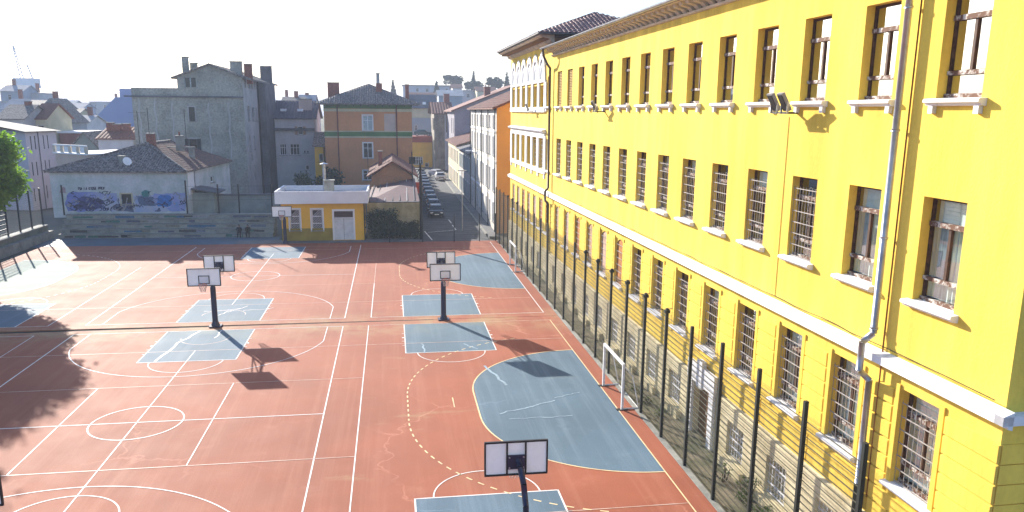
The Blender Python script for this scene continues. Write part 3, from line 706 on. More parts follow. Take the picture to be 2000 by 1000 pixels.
def stand(label, x, y, boards, z=0.0, zb=2.86):
    t = thing('basketball_stand', label, 'basketball hoop', (x, y, z), 0, 'basketball stands around the courts')
    MB().box(-.34, .34, -.3, .3, 0, .05).build('base_plate', M_NAVY, t)
    p = MB(); p.tube((0, 0, .05), (0, 0, .32), .26, .16, n=12); p.tube((0, 0, .32), (0, 0, 2.35), .16, .155, n=14); p.tube((0, 0, 2.35), (0, 0, 2.5), .155, .08, n=14)
    p.build('padded_pole', M_NAVY, t, False)
    MB().tube((0, 0, 2.5), (0, 0, 3.25), .075, n=10).build('neck', M_NAVY, t)
    for sg, d in boards:
        hoop_side(t, sg, sg*d, zb)
        a = MB(); a.tube((0, 0, 3.15), (0, sg*(d-.06), zb+.48), .06, n=8); a.build('arm', M_NAVY, t)
        for sx in (-.18, .18): MB().tube((0, 0, 2.6), (sx, sg*(d-.06), zb+.28), .03, n=6).build('brace', M_NAVY, t)
    return t
stand('double basketball stand on the seam, white boards by right keys', X2+.02, 14.98, ((-1, 2.0), (1, 2.05)), .01)
stand('double basketball stand on the seam, white boards by left keys', .05, 14.95, ((-1, 1.98), (1, 2.1)), .03)
stand('single basketball stand in front of the yellow hut', .33, 45.1, ((-1, 1.5),), .03, 2.74)
def front_stand(label, x, by):
    t = thing('basketball_stand', label, 'basketball hoop', (x, by, 0), 0, 'basketball stands around the courts')
    hoop_side(t, 1, 0, 2.56)
    MB().path([(.05, -.06, 3.0), (.07, -.35, 2.92), (.1, -.75, 2.6), (.12, -1.0, 2.1), (.13, -1.15, 1.2), (.13, -1.2, 0)], .085, 10).build('curved_pole', M_NAVY, t, True)
    MB().box(-.2, .46, -1.5, -.9, 0, .05).build('base_plate', M_NAVY, t)
    return t
front_stand('nearest basketball stand, back of board and curved navy pole', 13.87, -12.0)
front_stand('basketball stand cut off by the left picture edge', -.42, -12.0)

# ---------------------------------------------------------------- handball goals
def goal(label, x, yc, z=0):
    t = thing('handball_goal', label, 'goal', (x, yc, z), 0, 'white handball goals at the fence')
    for s in (-1.55, 1.55):
        MB().box(-.05, .05, s-.05, s+.05, 0, 2.08).build('post', M_GOAL, t)
        MB().tube((0, s, .04), (.75, s, .04), .035, n=8).build('ground_tube', M_GOAL, t)
        MB().tube((0, s, 2.0), (.42, s, 1.5), .025, n=6).tube((.42, s, 1.5), (.75, s, .04), .025, n=6).build('stay', M_GOAL, t)
        MB().box(-.25, .25, s-.12, s+.12, -.002, .02).build('rubber_foot', M_BLACK, t)
    MB().box(-.05, .05, -1.499, 1.499, 1.98, 2.08).build('crossbar', M_GOAL, t)
    MB().tube((.75, -1.55, .04), (.75, 1.55, .04), .03, n=8).build('rear_tube', M_GOAL, t)
    return t
goal('white handball goal by the nearest blue goal area', 20.22, .4)
goal('white handball goal by the farther blue goal area', 20.2, 30.6, .01)
goal('white handball goal at the shaded left end', -20.3, 30.6, .08)

# ---------------------------------------------------------------- generic building
class Bld:
    """a building whose front runs from p0 to p1 (plan), depth behind it; parts are built in its own frame"""
    def __init__(s, name, label, p0, p1, depth, z0, z1, wm, cat='house', group=None):
        s.p0 = Vector((p0[0], p0[1], 0)); s.p1 = Vector((p1[0], p1[1], 0)); d = s.p1-s.p0; s.W = d.length; s.D = depth; s.z0 = z0; s.z1 = z1
        s.ang = math.atan2(d.y, d.x); s.e = d.normalized(); s.n = Vector((-s.e.y, s.e.x, 0)); s.wm = wm
        s.t = thing(name, label, cat, (s.p0.x, s.p0.y, z0), s.ang, group); s.h = z1-z0
        s.holes = {'f': [], 'r': [], 'l': []}; s.todo = []; s.side_m = None
    def tf(s, side):
        if side == 'f': return lambda a, d, z: (a, d, z)
        if side == 'r': return lambda a, d, z: (s.W-d, a, z)
        return lambda a, d, z: (d, a, z)
    def px(s, side, u, v):
        """photo pixel -> (along, z) on a wall of this building"""
        d = ray(u, v)
        P, n = {'f': (s.p0, s.n), 'r': (s.p1, s.e), 'l': (s.p0, s.e)}[side]
        t = (P-CAM).dot(n)/d.dot(n); q = CAM+d*t-P
        return (q.dot(s.e) if side == 'f' else q.dot(s.n), q.z+P.z-s.z0)
    def win_px(s, side, u0, v0, u1, v1, **k):
        a = s.px(side, u0, v0); b = s.px(side, u1, v1); c = s.px(side, u0, v1)
        s.win(side, min(a[0], b[0]), max(a[0], b[0]), c[1], max(a[1], c[1]+.3), **k)
    def win(s, side, a0, a1, z0, z1, frame=None, pane=None, shut=None, sill=True, mull=1, recess=.16, surround=None, name='window'):
        lim = s.W if side == 'f' else s.D
        a0, a1, z0, z1 = max(.05, a0), min(lim-.05, a1), max(.05, z0), min(s.h-.05, z1)
        if a1-a0 < .12 or z1-z0 < .12: return
        s.holes[side].append((a0, a1, z0, z1)); s.todo.append((side, a0, a1, z0, z1, frame, pane, shut, sill, mull, recess, surround, name))
    def finish(s, back=True, top=None):
        mb = MB()
        holes_wall(mb, 0, s.W, 0, s.h, s.holes['f'], .3, s.tf('f')); 
        sm_ = mb if s.side_m is None else MB()
        holes_wall(sm_, 0, s.D, 0, s.h, s.holes['r'], .3, s.tf('r'))
        if s.side_m is not None: sm_.build('side_wall', s.side_m, s.t)
        holes_wall(mb, 0, s.D, 0, s.h, s.holes['l'], .3, s.tf('l'))
        mb.quad((0, s.D, 0), (s.W, s.D, 0), (s.W, s.D, s.h), (0, s.D, s.h)); mb.quad((0, 0, s.h-.002), (s.W, 0, s.h-.002), (s.W, s.D, s.h-.002), (0, s.D, s.h-.002))
        s.wall = mb.build('wall', s.wm, s.t)
        if s.todo: MB().box(.6, s.W-.6, .6, s.D-.6, .05, s.h-.05).build('inner_core', M_DARK, s.t)
        for (side, a0, a1, z0, z1, fm, pm, sh, sill, mull, rec, sur, name) in s.todo:
            T = s.tf(side); f = MB(); w_ = a1-a0; t = min(.09, w_*.12); T3 = lambda a, b, c: T(a, b, c)
            for (p, q, r, u) in ((a0, a0+t, z0, z1), (a1-t, a1, z0, z1), (a0+t, a1-t, z1-t, z1), (a0+t, a1-t, z0, z0+t)): f.tbox(T3, p, q, rec, rec+.06, r, u)
            for i in range(mull): c = a0+w_*(i+1)/(mull+1); f.tbox(T3, c-t/2, c+t/2, rec+.001, rec+.055, z0+t, z1-t)
            if z1-z0 > 1.3: f.tbox(T3, a0+t, a1-t, rec+.002, rec+.05, z0+(z1-z0)*.66-.03, z0+(z1-z0)*.66+.03)
            o = f.build(name, fm or M_TRIM, s.t)
            MB().quad(T(a0, rec+.03, z0), T(a1, rec+.03, z0), T(a1, rec+.03, z1), T(a0, rec+.03, z1)).build('pane', pm or M_GLASS, o)
            if sill: MB().tbox(T3, a0-.12, a1+.12, -.09, .1, z0-.09, z0-.004).build('sill', M_CONC, o)
            if sur:
                k = .13
                for (p, q, r, u) in ((a0-k, a0-.003, z0-k, z1+k), (a1+.003, a1+k, z0-k, z1+k), (a0, a1, z1+.003, z1+k)): MB().tbox(T3, p, q, -.04, -.003, r, u).build('surround', sur, o)
            if sh:
                for sg in (0, 1):
                    p, q = (a0-w_*.5-.03, a0-.03) if sg == 0 else (a1+.03, a1+w_*.5+.03)
                    MB().tbox(T3, p, q, -.07, -.02, z0, z1).build('shutter', sh, o)
        return s
    def gable(s, side, zr, m, over=.4, tiles=None, name='roof'):
        """side 'x': ridge runs along the front; 'y': ridge runs back from the front gable"""
        h, W, D = s.h, s.W, s.D; r = zr-s.z0; o = over; mb = MB()
        if side == 'x': A = [(-o, -o, h), (W+o, -o, h), (W+o, D/2, r), (-o, D/2, r)]; B = [(-o, D/2, r), (W+o, D/2, r), (W+o, D+o, h), (-o, D+o, h)]
        else: A = [(-o, D+o, h), (-o, -o, h), (W/2, -o, r), (W/2, D+o, r)]; B = [(W/2, D+o, r), (W/2, -o, r), (W+o, -o, h), (W+o, D+o, h)]
        for P in (A, B):
            if tiles: tile_facet(mb, P, tiles[0], tiles[1], tiles[2], tiles[3])
            else: mb.poly(P)
            mb.poly([(a, b, c-.12) for a, b, c in P])
            for i in range(4): p, q = P[i], P[(i+1) % 4]; mb.quad(p, q, (q[0], q[1], q[2]-.12), (p[0], p[1], p[2]-.12))
        ro = mb.build(name, m, s.t)
        if tiles: ro['kind'] = 'stuff'
        g = MB(); e = .02
        if side == 'y':
            for yy in (0, D): MB().poly([(0, yy, h-e), (W, yy, h-e), (W/2, yy, r-.12-e)]).build('gable_wall', s.wm, s.t)
        else:
            for xx in (0, W): MB().poly([(xx, 0, h-e), (xx, D, h-e), (xx, D/2, r-.12-e)]).build('gable_wall', s.wm, s.t)
        return ro
    def hip(s, zr, m, over=.5, inset=None, tiles=None, rd=None):
        h, W, D = s.h, s.W, s.D; r = zr-s.z0; o = over
        k = inset if inset is not None else min(W, D)/2
        E = [(-o, -o, h), (W+o, -o, h), (W+o, D+o, h), (-o, D+o, h)]
        if W >= D: a, b = (k, D/2, r), (W-k, D/2, r); Fs = [[E[0], E[1], b, a], [E[1], E[2], b], [E[2], E[3], a, b], [E[3], E[0], a]]
        else: a, b = (W/2, k, r), (W/2, D-k, r); Fs = [[E[0], E[1], a], [E[1], E[2], b, a], [E[2], E[3], b], [E[3], E[0], a, b]]
        mb = MB()
        for P in Fs:
            if tiles: tile_facet(mb, P, *tiles)
            else: mb.poly(P)
        mb.box(-o, W+o, -o, D+o, h-.12, h-.002)
        ro = mb.build('roof', m, s.t)
        if tiles: ro['kind'] = 'stuff'
        return ro
    def flat(s, m, over=.2, th=.2):
        return MB().box(-over, s.W+over, -over, s.D+over, s.h, s.h+th).build('roof', m, s.t)
    def chimney(s, x, y, z0, z1, w, d, m, cap=True, pots=0, parent=None):
        o = MB().box(x-w/2, x+w/2, y-d/2, y+d/2, z0-s.z0, z1-s.z0).build('chimney', m, parent or s.t)
        if cap: MB().box(x-w/2-.08, x+w/2+.08, y-d/2-.08, y+d/2+.08, z1-s.z0, z1-s.z0+.1).build('chimney_cap', M_CONC, o)
        for i in range(pots): MB().tube((x-w/2+w*(i+.5)/pots, y, z1-s.z0+.1), (x-w/2+w*(i+.5)/pots, y, z1-s.z0+.5), .1, n=8).build('chimney_pot', M_BRICK, o)
        return o
def span(u0, u1, v, Y, Y2=None):
    a = at(u0, v, Y); b = at(u1, v, Y2 or Y); return (a.x, a.y), (b.x, b.y)

W_GREY = mat('wall_grey_render', (0.23, 0.235, 0.205), .95, .1, .3, bump=.4, bscale=3, col2=(0.38, 0.37, 0.33), thr=(.40, .62), fine=.3)
W_GREYL = mat('wall_pale_grey', (0.42, 0.42, 0.43), .95, .12, .4, fine=.15)
W_GREYD = mat('wall_dark_grey', (0.13, 0.13, 0.15), .95, .2, .4, fine=.2)
W_ORANGE = mat('wall_salmon', (0.58, 0.25, 0.11), .92, .08, .25, bump=.15, bscale=8, fine=.08)
W_GREEN = mat('band_green', (0.085, 0.20, 0.06), .9, .15, .5)
W_CREAM = mat('band_cream', (0.55, 0.50, 0.34), .9, .1, .5)
W_WHITE = mat('wall_white', (0.62, 0.62, 0.64), .92, .1, .3, fine=.08)
W_BEIGE = mat('wall_beige', (0.50, 0.42, 0.26), .92, .1, .5, col2=(0.30, 0.26, 0.14), thr=(.4, .56), fine=.1)
W_LAV = mat('wall_lavender', (0.44, 0.44, 0.52), .92, .08, .3, fine=.05)
W_PINK = mat('wall_pink', (0.55, 0.42, 0.36), .92, .1, .3)
W_BLUEG = mat('wall_bluegrey', (0.32, 0.36, 0.42), .92, .1, .3)
W_MAUVE = mat('wall_mauve', (0.30, 0.28, 0.32), .95, .12, .3, fine=.15)
W_STONE = mat('wall_rough_stone', (0.36, 0.31, 0.24), .95, .2, .6, bump=.5, bscale=3, col2=(0.2, 0.17, 0.14), thr=(.4, .6), fine=.2)
W_OCHRE = mat('wall_ochre', (0.88, 0.49, 0.045), .9, .08, .4)
W_BRIGHTO = mat('wall_bright_orange', (0.68, 0.33, 0.075), .9, .05, .4)
W_PALEGREEN = mat('wall_pale_green', (0.40, 0.47, 0.45), .95, .1, .35, bump=.3, bscale=5, col2=(0.58, 0.60, 0.62), thr=(.42, .6), fine=.12)
M_SHUT = mat('shutter_dark', (0.03, 0.035, 0.033), .8, .2, 4)
M_SHUTG = mat('shutter_pale', (0.40, 0.46, 0.48), .8, .15, 4)
M_DGLASS = mat('dark_glass', (0.02, 0.023, 0.026), .12, .1, 1, spec=.5)

# ---------------------------------------------------------------- yellow hut
p0, p1 = span(552, 712, 471, 46.4)
hut = Bld('yellow_hut', 'small yellow flat-roofed hut with white parapet behind the far court', p0, p1, 5.6, 0.05, 3.72, W_OCHRE, 'hut')
for u0, u1 in ((565, 587), (608, 631)): hut.win_px('f', u0, 409, u1, 450, mull=0, surround=M_TRIM, sill=True, pane=M_DGLASS, name='window')
a = hut.px('f', 650, 411); b = hut.px('f', 693, 470)
hut.holes['f'].append((a[0], b[0], .02, a[1]))
hut.finish()
hf = hut.tf('f')
# lattice bars of the windows
for (side, a0, a1, z0, z1, *_) in hut.todo:
    g = MB()
    for k in range(-8, 14):
        s0 = a0+k*.16; q0 = (max(s0, a0), z0+max(0, a0-s0)); q1 = (min(s0+(z1-z0), a1), z0+min(z1-z0, a1-s0))
        if q1[0] > q0[0]: g.wire((q0[0], .06, q0[1]), (q1[0], .06, q1[1]), .018)
    for k in (1, 2): g.box(a0, a1, .03, .09, z0+(z1-z0)*k/3-.03, z0+(z1-z0)*k/3+.03)
    tag(g.build('lattice', M_TRIM, hut.t), kind='stuff')
dm = mat('door_white', (0.72, 0.73, 0.76), .7, .08, 2, fine=.05)
x0, x1, zt = a[0], b[0], a[1]; xm = (x0+x1)/2
for (p, q) in ((x0+.1, xm-.015), (xm+.015, x1-.1)):
    d = MB().box(p, q, .1, .16, .03, zt-.78).build('door', dm, hut.t)
    MB().box(p+.1, q-.1, .085, .099, .95, zt-.9).build('door_panel', dm, d); MB().box(p+.1, q-.1, .085, .099, .14, .85).build('door_panel', dm, d)
MB().box(xm+.05, xm+.17, .04, .084, 1.0, 1.04).build('door_handle', M_ZINC, hut.t)
for (p, q, r, s_) in ((x0-.08, x0+.098, .03, zt+.12), (x1-.098, x1+.08, .03, zt+.12), (x0+.098, x1-.098, zt-.08, zt+.12), (x0+.098, x1-.098, zt-.78, zt-.7)): MB().box(p, q, -.03, .17, r, s_).build('door_frame', M_TRIM, hut.t)
MB().box(x0+.1, x1-.1, .12, .14, zt-.7, zt-.08).build('fanlight', M_DGLASS, hut.t)
MB().box(-.01, x0-.09, -.012, -.002, 0, 1.22).build('dado_band', mat('dado_ochre', (0.33, 0.24, 0.035), .9, .15, .8), hut.t)
PM = mat('parapet_white', (0.80, 0.80, 0.84), .8, .05, .6)
W, D = hut.W, hut.D; o = .48
for (q0, q1, r0, r1) in ((-o, W+o, -o, -o+.14), (-o, W+o, D+o-.14, D+o), (-o, -o+.14, -o+.141, D+o-.141), (W+o-.14, W+o, -o+.141, D+o-.141)): MB().box(q0, q1, r0, r1, 3.67, 4.86).build('parapet', PM, hut.t)
MB().box(-o+.141, W+o-.141, -o+.141, D+o-.141, 3.675, 4.35).build('roof', M_ZINC, hut.t)
rb = MB()
for k in range(20): rb.box(-o+.3+.45*k, -o+.34+.45*k, -o+.2, D+o-.2, 4.351, 4.42)
tag(rb.build('roof_ribs', M_ZINC, hut.t), kind='stuff')
xc = hut.px('f', 639, 400)[0]
hut.chimney(xc+.15, 1.6, 4.35, 5.75, .9, .8, M_CONC)
fl = MB().tube((xc-.35, 2.3, 4.2), (xc-.35, 2.3, 7.3), .16, n=12).build('flue', M_ZINC, hut.t, False)
MB().tube((xc-.35, 2.3, 7.3), (xc-.35, 2.3, 7.42), .42, .1, n=12).build('flue_cap', M_ZINC, fl)
MB().tube((W+.06, -.06, 3.66), (W+.06, -.06, 0), .05, n=8).build('downpipe', M_BLACK, hut.t)

# ---------------------------------------------------------------- bleachers with graffiti, seated people
M_BLEACH = mat('bleacher_concrete', (0.20, 0.21, 0.19), .92, .2, .7, bump=.3, bscale=10, col2=(0.34, 0.34, 0.31), thr=(.45, .62), fine=.25)
ble = thing('bleachers', 'five-tier concrete bleachers painted with faded graffiti at the court end', 'bleachers', (-22.0, 50.5, 0), -.055)
for k in range(5):
    MB().box(0, 20.6, .5*k, 2.72, .42*k+.003*k, .42*k+.36).build('riser', M_BLEACH, ble)
    MB().box(-.03, 20.63, .5*k-.07, .5*k+.5 if k < 4 else 2.72, .42*k+.361, .42*k+.42).build('tread', M_CONC, ble)
rg = random.Random(5)
gcols = [(0.12, 0.13, 0.20), (0.05, 0.06, 0.06), (0.08, 0.20, 0.17), (0.34, 0.34, 0.36), (0.08, 0.17, 0.30), (0.25, 0.23, 0.19), (0.09, 0.09, 0.09), (0.20, 0.22, 0.29)]
gm = [mat('graffiti_%s' % n, c, .8, .2, 5) for n, c in zip(('indigo', 'black', 'teal', 'grey', 'blue', 'tan', 'soot', 'violet'), gcols)]
for k in range(5):
    for j in range(11):
        x = rg.uniform(.3, 19); wd = rg.uniform(.5, 2.0)
        MB().box(x, min(x+wd, 20.5), .5*k-.008-.0007*j, .5*k-.002, .42*k+.05+rg.uniform(0, .08), .42*k+.34-rg.uniform(0, .1)).build('graffiti_patch', rg.choice(gm), ble)
def person(label, x, y, z, rz, top, trousers):
    t = thing('person', label, 'person', (x, y, z), rz, 'people sitting on the bleachers')
    bm = bmesh.new(); 
    J = {'pel': (0, 0, .12), 'che': (0, -.04, .45), 'nek': (0, -.07, .60), 'hed': (0, -.12, .70), 'top': (0, -.12, .82), 'shl': (-.18, -.04, .54), 'ell': (-.24, -.12, .30), 'hal': (-.12, -.34, .22), 'shr': (.18, -.04, .54), 'elr': (.24, -.12, .30), 'har': (.12, -.34, .22),
         'hil': (-.1, -.02, .08), 'knl': (-.14, -.44, .10), 'anl': (-.14, -.46, -.32), 'tol': (-.15, -.62, -.37), 'hir': (.1, -.02, .08), 'knr': (.14, -.44, .10), 'anr': (.14, -.46, -.32), 'tor': (.15, -.62, -.37)}
    rad = {'pel': .15, 'che': .155, 'nek': .06, 'hed': .10, 'top': .08, 'shl': .07, 'shr': .07, 'ell': .05, 'elr': .05, 'hal': .04, 'har': .04, 'hil': .1, 'hir': .1, 'knl': .07, 'knr': .07, 'anl': .05, 'anr': .05, 'tol': .04, 'tor': .04}
    ed = [('pel', 'che'), ('che', 'nek'), ('nek', 'hed'), ('hed', 'top'), ('che', 'shl'), ('shl', 'ell'), ('ell', 'hal'), ('che', 'shr'), ('shr', 'elr'), ('elr', 'har'), ('pel', 'hil'), ('hil', 'knl'), ('knl', 'anl'), ('anl', 'tol'), ('pel', 'hir'), ('hir', 'knr'), ('knr', 'anr'), ('anr', 'tor')]
    ks = list(J); me = bpy.data.meshes.new('body'); me.from_pydata([J[k] for k in ks], [(ks.index(a), ks.index(b)) for a, b in ed], []); me.materials.append(top)
    o = obj('body', me, t); md = o.modifiers.new('skin', 'SKIN')
    if not me.skin_vertices: bpy.context.view_layer.objects.active = o
    for i, k in enumerate(ks): me.skin_vertices[0].data[i].radius = (rad[k], rad[k]); me.skin_vertices[0].data[i].use_root = (k == 'pel')
    sd = o.modifiers.new('sub', 'SUBSURF'); sd.levels = 1; sd.render_levels = 2
    MB().tube((0, -.1, .78), (0, -.1, .87), .11, .06, n=10).build('hair', M_BLACK, t)
    MB().tube((0, -.215, .66), (0, -.215, .78), .06, .07, n=10).build('face', mat('skin', (0.36, 0.20, 0.14), .7, .05, 3), t)
    return t
pc = Vector((math.cos(-.055), math.sin(-.055)))
for i, (dx, lab, c) in enumerate(((17.3, 'person in black seated on the bleachers, left of the pair', (0.015, 0.015, 0.02)), (18.15, 'person in dark brown seated on the bleachers beside the hut', (0.03, 0.018, 0.018)))):
    person(lab, -22.0+pc.x*dx+.02, 50.6+pc.y*dx-.02+.0, .44, .05, mat('clothes_%s' % ('black', 'brown')[i], c, .9, .2, 4), None)

# ---------------------------------------------------------------- house with the graffiti wall
p0, p1 = span(105, 366, 415, 53.4, 52.6)
gh = Bld('graffiti_house', 'low house with hipped tile roof and blue graffiti on its blank wall', p0, p1, 17.5, 1.7, 6.35, W_PALEGREEN)
gh.win_px('f', 236, 379, 258, 399, mull=0, sill=True, pane=M_DGLASS, frame=M_SHUT, surround=W_CREAM)
gh.win_px('r', 411, 345, 419, 357, mull=0, pane=M_DGLASS)
gh.finish()
h, Wd, D = gh.h, gh.W, gh.D; ap = (gh.px('f', 246, 300)[0]*1.02, 5.6, 8.9-1.7); ap2 = (ap[0], 13.5, 8.9-1.7); o = .35
Fs = [[(-o, -o, h), (Wd+o, -o, h), ap], [(Wd+o, D+o, h), (-o, D+o, h), ap2], [(-o, D+o, h), (-o, -o, h), ap, ap2]]
mb = MB()
for P in Fs: tile_facet(mb, P, .26, .40, .06)
mb.box(-o, Wd+o, -o, D+o, h-.1, h-.003)
tag(mb.build('front_roof', M_GREYTILE, gh.t), kind='stuff')
mb = MB(); tile_facet(mb, [(Wd+o, -o, h), (Wd+o, D+o, h), ap2, ap], .26, .40, .06); tag(mb.build('side_roof', mat('tile_brown_red', (0.24, 0.125, 0.10), .85, .2, 4, col2=(0.09, 0.06, 0.058), thr=(.4, .62), fine=.35), gh.t), kind='stuff')
hr = MB()
for p, q in ((Fs[0][0], ap), (Fs[0][1], ap), (ap, ap2)): hr.tube(Vector(p)+Vector((0, 0, .05)), Vector(q)+Vector((0, 0, .07)), .13, n=6)
hr.build('hip_tiles', M_GREYTILE, gh.t)
gh.chimney(ap[0]+.25, 6.2, 8.6, 9.9, .75, .7, M_BRICK, True); gh.chimney(ap[0]+2.6, 8.2, 8.0, 9.6, .7, .7, M_CONC, True, 1)
c = gh.chimney(Wd-1.6, 8.3, 6.6, 8.3, .5, .5, M_CONC, True); MB().box(Wd-4.2, Wd-1.2, 8.1, 8.4, 6.7, 6.78).build('roof_walkway', M_CONC, gh.t)
gh.chimney(gh.px('f', 227, 322)[0], 1.6, 6.8, 7.75, .5, .5, M_CONC, True)
dx = gh.px('f', 239, 318)[0]
MB().tube((dx, 1.1, 5.55), (dx+.12, .98, 5.62), .05, .45, n=16).build('satellite_dish', M_BOARD, gh.t)
def antenna(t, x, y, z0, z1, arms=3, w=1.0):
    m = MB().tube((x, y, z0), (x, y, z1), .035, n=5)
    a = m.build('antenna', M_BLACK, t)
    for k in range(arms): MB().wire((x-w/2, y, z1-.15-.35*k), (x+w/2, y, z1-.15-.35*k), .015).build('antenna_rod', M_BLACK, a)
antenna(gh.t, ap[0]-1.0, 6.3, 6.9, 10.6, 1, 1.8); antenna(gh.t, ap[0]+.05, 6.4, 8.1, 11.0, 0); antenna(gh.t, ap[0]+3.2, 8.6, 7.0, 10.8, 1, .5)
MB().tube((Wd+.06, 3, h-.1), (Wd+.06, 3, 0), .06, n=8).build('downpipe', W_GREYD, gh.t)
MB().box(Wd+.003, Wd+.05, .9, 3.0, 2.2, 4.5).build('white_patch', M_TRIM, gh.t)
# sprayed graffiti: overlapping colour fields and strokes on the wall
def blob(u0, v0, u1, v1, n, jag, m, d):
    pts = []
    for i in range(n):
        t = 2*PI*i/n; cx, cy = math.cos(t), math.sin(t); k = max(abs(cx), abs(cy))**.95; r = 1+rg.uniform(-jag, jag)
        pts.append(gh.px('f', (u0+u1)/2+(u1-u0)/2*cx/k*r, (v0+v1)/2+(v1-v0)/2*cy/k*r))
    MB().poly([(a_, -d, b_) for a_, b_ in pts]).build('graffiti_field', m, gh.t)
gA = mat('spray_indigo', (0.22, 0.26, 0.60), .85, .25, 1.5, fine=.2, col2=(0.12, 0.17, 0.44), thr=(.4, .6)); gB = mat('spray_blue', (0.04, 0.20, 0.58), .85, .25, 2); gC = mat('spray_teal', (0.04, 0.24, 0.24), .85, .25, 2); gD = mat('spray_mauve', (0.32, 0.35, 0.62), .85, .25, 1.3, col2=(0.18, 0.28, 0.56), thr=(.4, .6)); gE = mat('spray_ink', (0.015, 0.02, 0.08), .85, .2, 3); gP = mat('spray_pinkish', (0.42, 0.30, 0.32), .85, .25, 2)
gA2 = mat('spray_periwinkle', (0.26, 0.31, 0.62), .85, .25, 1.2, fine=.2, col2=(0.36, 0.40, 0.58), thr=(.4, .6)); gD2 = mat('spray_haze_blue', (0.34, 0.42, 0.64), .85, .25, 1.0, fine=.2, col2=(0.45, 0.48, 0.58), thr=(.4, .6))
blob(129, 375, 186, 413, 22, .08, gA, .004); blob(165, 377, 216, 413, 20, .12, gA2, .0045); blob(196, 384, 236, 412, 18, .18, gD2, .005); blob(208, 378, 230, 392, 14, .2, gA2, .0055)
blob(262, 380, 312, 413, 20, .14, gD2, .004); blob(296, 378, 366, 412, 22, .10, gD, .0045); blob(336, 376, 366, 396, 14, .18, gA2, .005); blob(258, 400, 330, 414, 16, .15, gD2, .0055); blob(307, 382, 334, 404, 16, .2, gB, .008); blob(275, 372, 292, 384, 12, .2, gC, .008); blob(268, 382, 302, 402, 18, .25, mat('spray_slate', (0.10, 0.16, 0.30), .85, .25, 2), .007); blob(150, 385, 205, 408, 18, .25, mat('spray_deep', (0.06, 0.08, 0.25), .85, .25, 2), .007); blob(225, 397, 262, 413, 14, .25, mat('spray_steel', (0.12, 0.15, 0.26), .85, .25, 2), .007); blob(117, 366, 128, 378, 10, .25, gP, .004)
for k in range(95):
    u, v = (rg.uniform(131, 236), rg.uniform(376, 411)) if k < 60 else (rg.uniform(226, 362), rg.uniform(378, 411))
    p = [gh.px('f', u, v)]
    for j in range(rg.randint(2, 5)):
        u += rg.choice((-6, -3, 2, 4, 7))*rg.uniform(.5, 1.2); v += rg.choice((-6, -3, 3, 6))*rg.uniform(.4, 1.0)
        u = min(max(u, 130), 363); v = min(max(v, 374), 412)
        if 232 < u < 262 and 376 < v < 402: v = 405
        p.append(gh.px('f', u, v))
    m = MB(); wd = rg.uniform(.018, .05)
    for (a_, b_), (c_, d_) in zip(p[:-1], p[1:]):
        q = Vector((c_-a_, d_-b_))
        if q.length < .01: continue
        q = Vector((-q.y, q.x)).normalized()*wd; m.quad((a_-q.x, -.012, b_-q.y), (c_-q.x, -.012, d_-q.y), (c_+q.x, -.012, d_+q.y), (a_+q.x, -.012, b_+q.y))
    m.build('graffiti_stroke', gE if k % 4 else gm[3], gh.t)
# black lettering sprayed above and below the colour fields
def letters(seq, u0, v0, du, h_, slope=0.0):
    G = {'I': '00-01', 'E': '00-01,00-10,05-.85,01-11', 'T': '.50-.51,01-11', 'U': '01-00,00-10,10-11', 'N': '00-01,01-10,10-11', 'D': '00-01,01-15,15-00', 'L': '00-01,00-10', 'V': '01-.50,.50-11', 'P': '00-01,01-11,11-15,15-05', 'K': '00-01,05-11,05-10', 'O': '00-01,01-11,11-10,10-00', 'A': '00-.51,.51-10', 'S': '11-01,01-05,05-15,15-10,10-00'}
    def pt(s_):
        vals = []; i = 0
        while i < len(s_):
            if s_[i] == '.': vals.append(int(s_[i+1])/10); i += 2
            else: vals.append(.5 if s_[i] == '5' else float(s_[i])); i += 1
        return vals
    u = u0; v = v0
    for chx in seq:
        if chx in G:
            m = MB()
            for seg in G[chx].split(','):
                a_, b_ = [pt(q) for q in seg.split('-')]
                P = gh.px('f', u+a_[0]*du*.7, v-a_[1]*h_); Q = gh.px('f', u+b_[0]*du*.7, v-b_[1]*h_)
                q = Vector((Q[0]-P[0], Q[1]-P[1])); q = Vector((-q.y, q.x)).normalized()*.035
                m.quad((P[0]-q.x, -.014, P[1]-q.y), (Q[0]-q.x, -.014, Q[1]-q.y), (Q[0]+q.x, -.014, Q[1]+q.y), (P[0]+q.x, -.014, P[1]+q.y))
            m.build('sprayed_letter', gE, gh.t)
        u += du; v += slope
letters('TSD IA KTOSE PPEV', 152, 371, 3.1, 5, -.05); letters('UNITED', 202, 411, 5.0, 5, -.5)

# ---------------------------------------------------------------- shed and yard wall behind the bleachers
p0, p1 = span(369, 420, 415, 54.6)
sh = Bld('garden_shed', 'small pale shed with dark sloping roof beside the graffiti house', p0, p1, 3.0, 1.8, 4.0, mat('shed_wall', (0.33, 0.37, 0.33), .95, .15, .8, fine=.2, bump=.3), 'shed')
sh.finish(); mb = MB(); mb.prism([(-.5, 2.75), (sh.W+.6, 2.15), (sh.W+.6, 2.25), (-.5, 2.9)], -.5, 3.2, lambda a, b, c: (b, a, c)); mb.build('roof', W_GREYD, sh.t)
p0, p1 = span(421, 545, 415, 56.0)
yw = Bld('yard_wall', 'long low grey yard wall with dark coping behind the bleachers', p0, p1, .35, 1.6, 3.55, mat('yard_wall_grey', (0.27, 0.30, 0.29), .95, .15, .7, fine=.2), 'wall'); yw.finish(); MB().box(-.1, yw.W+.1, -.1, .45, 1.95, 2.1).build('coping', W_GREYD, yw.t)

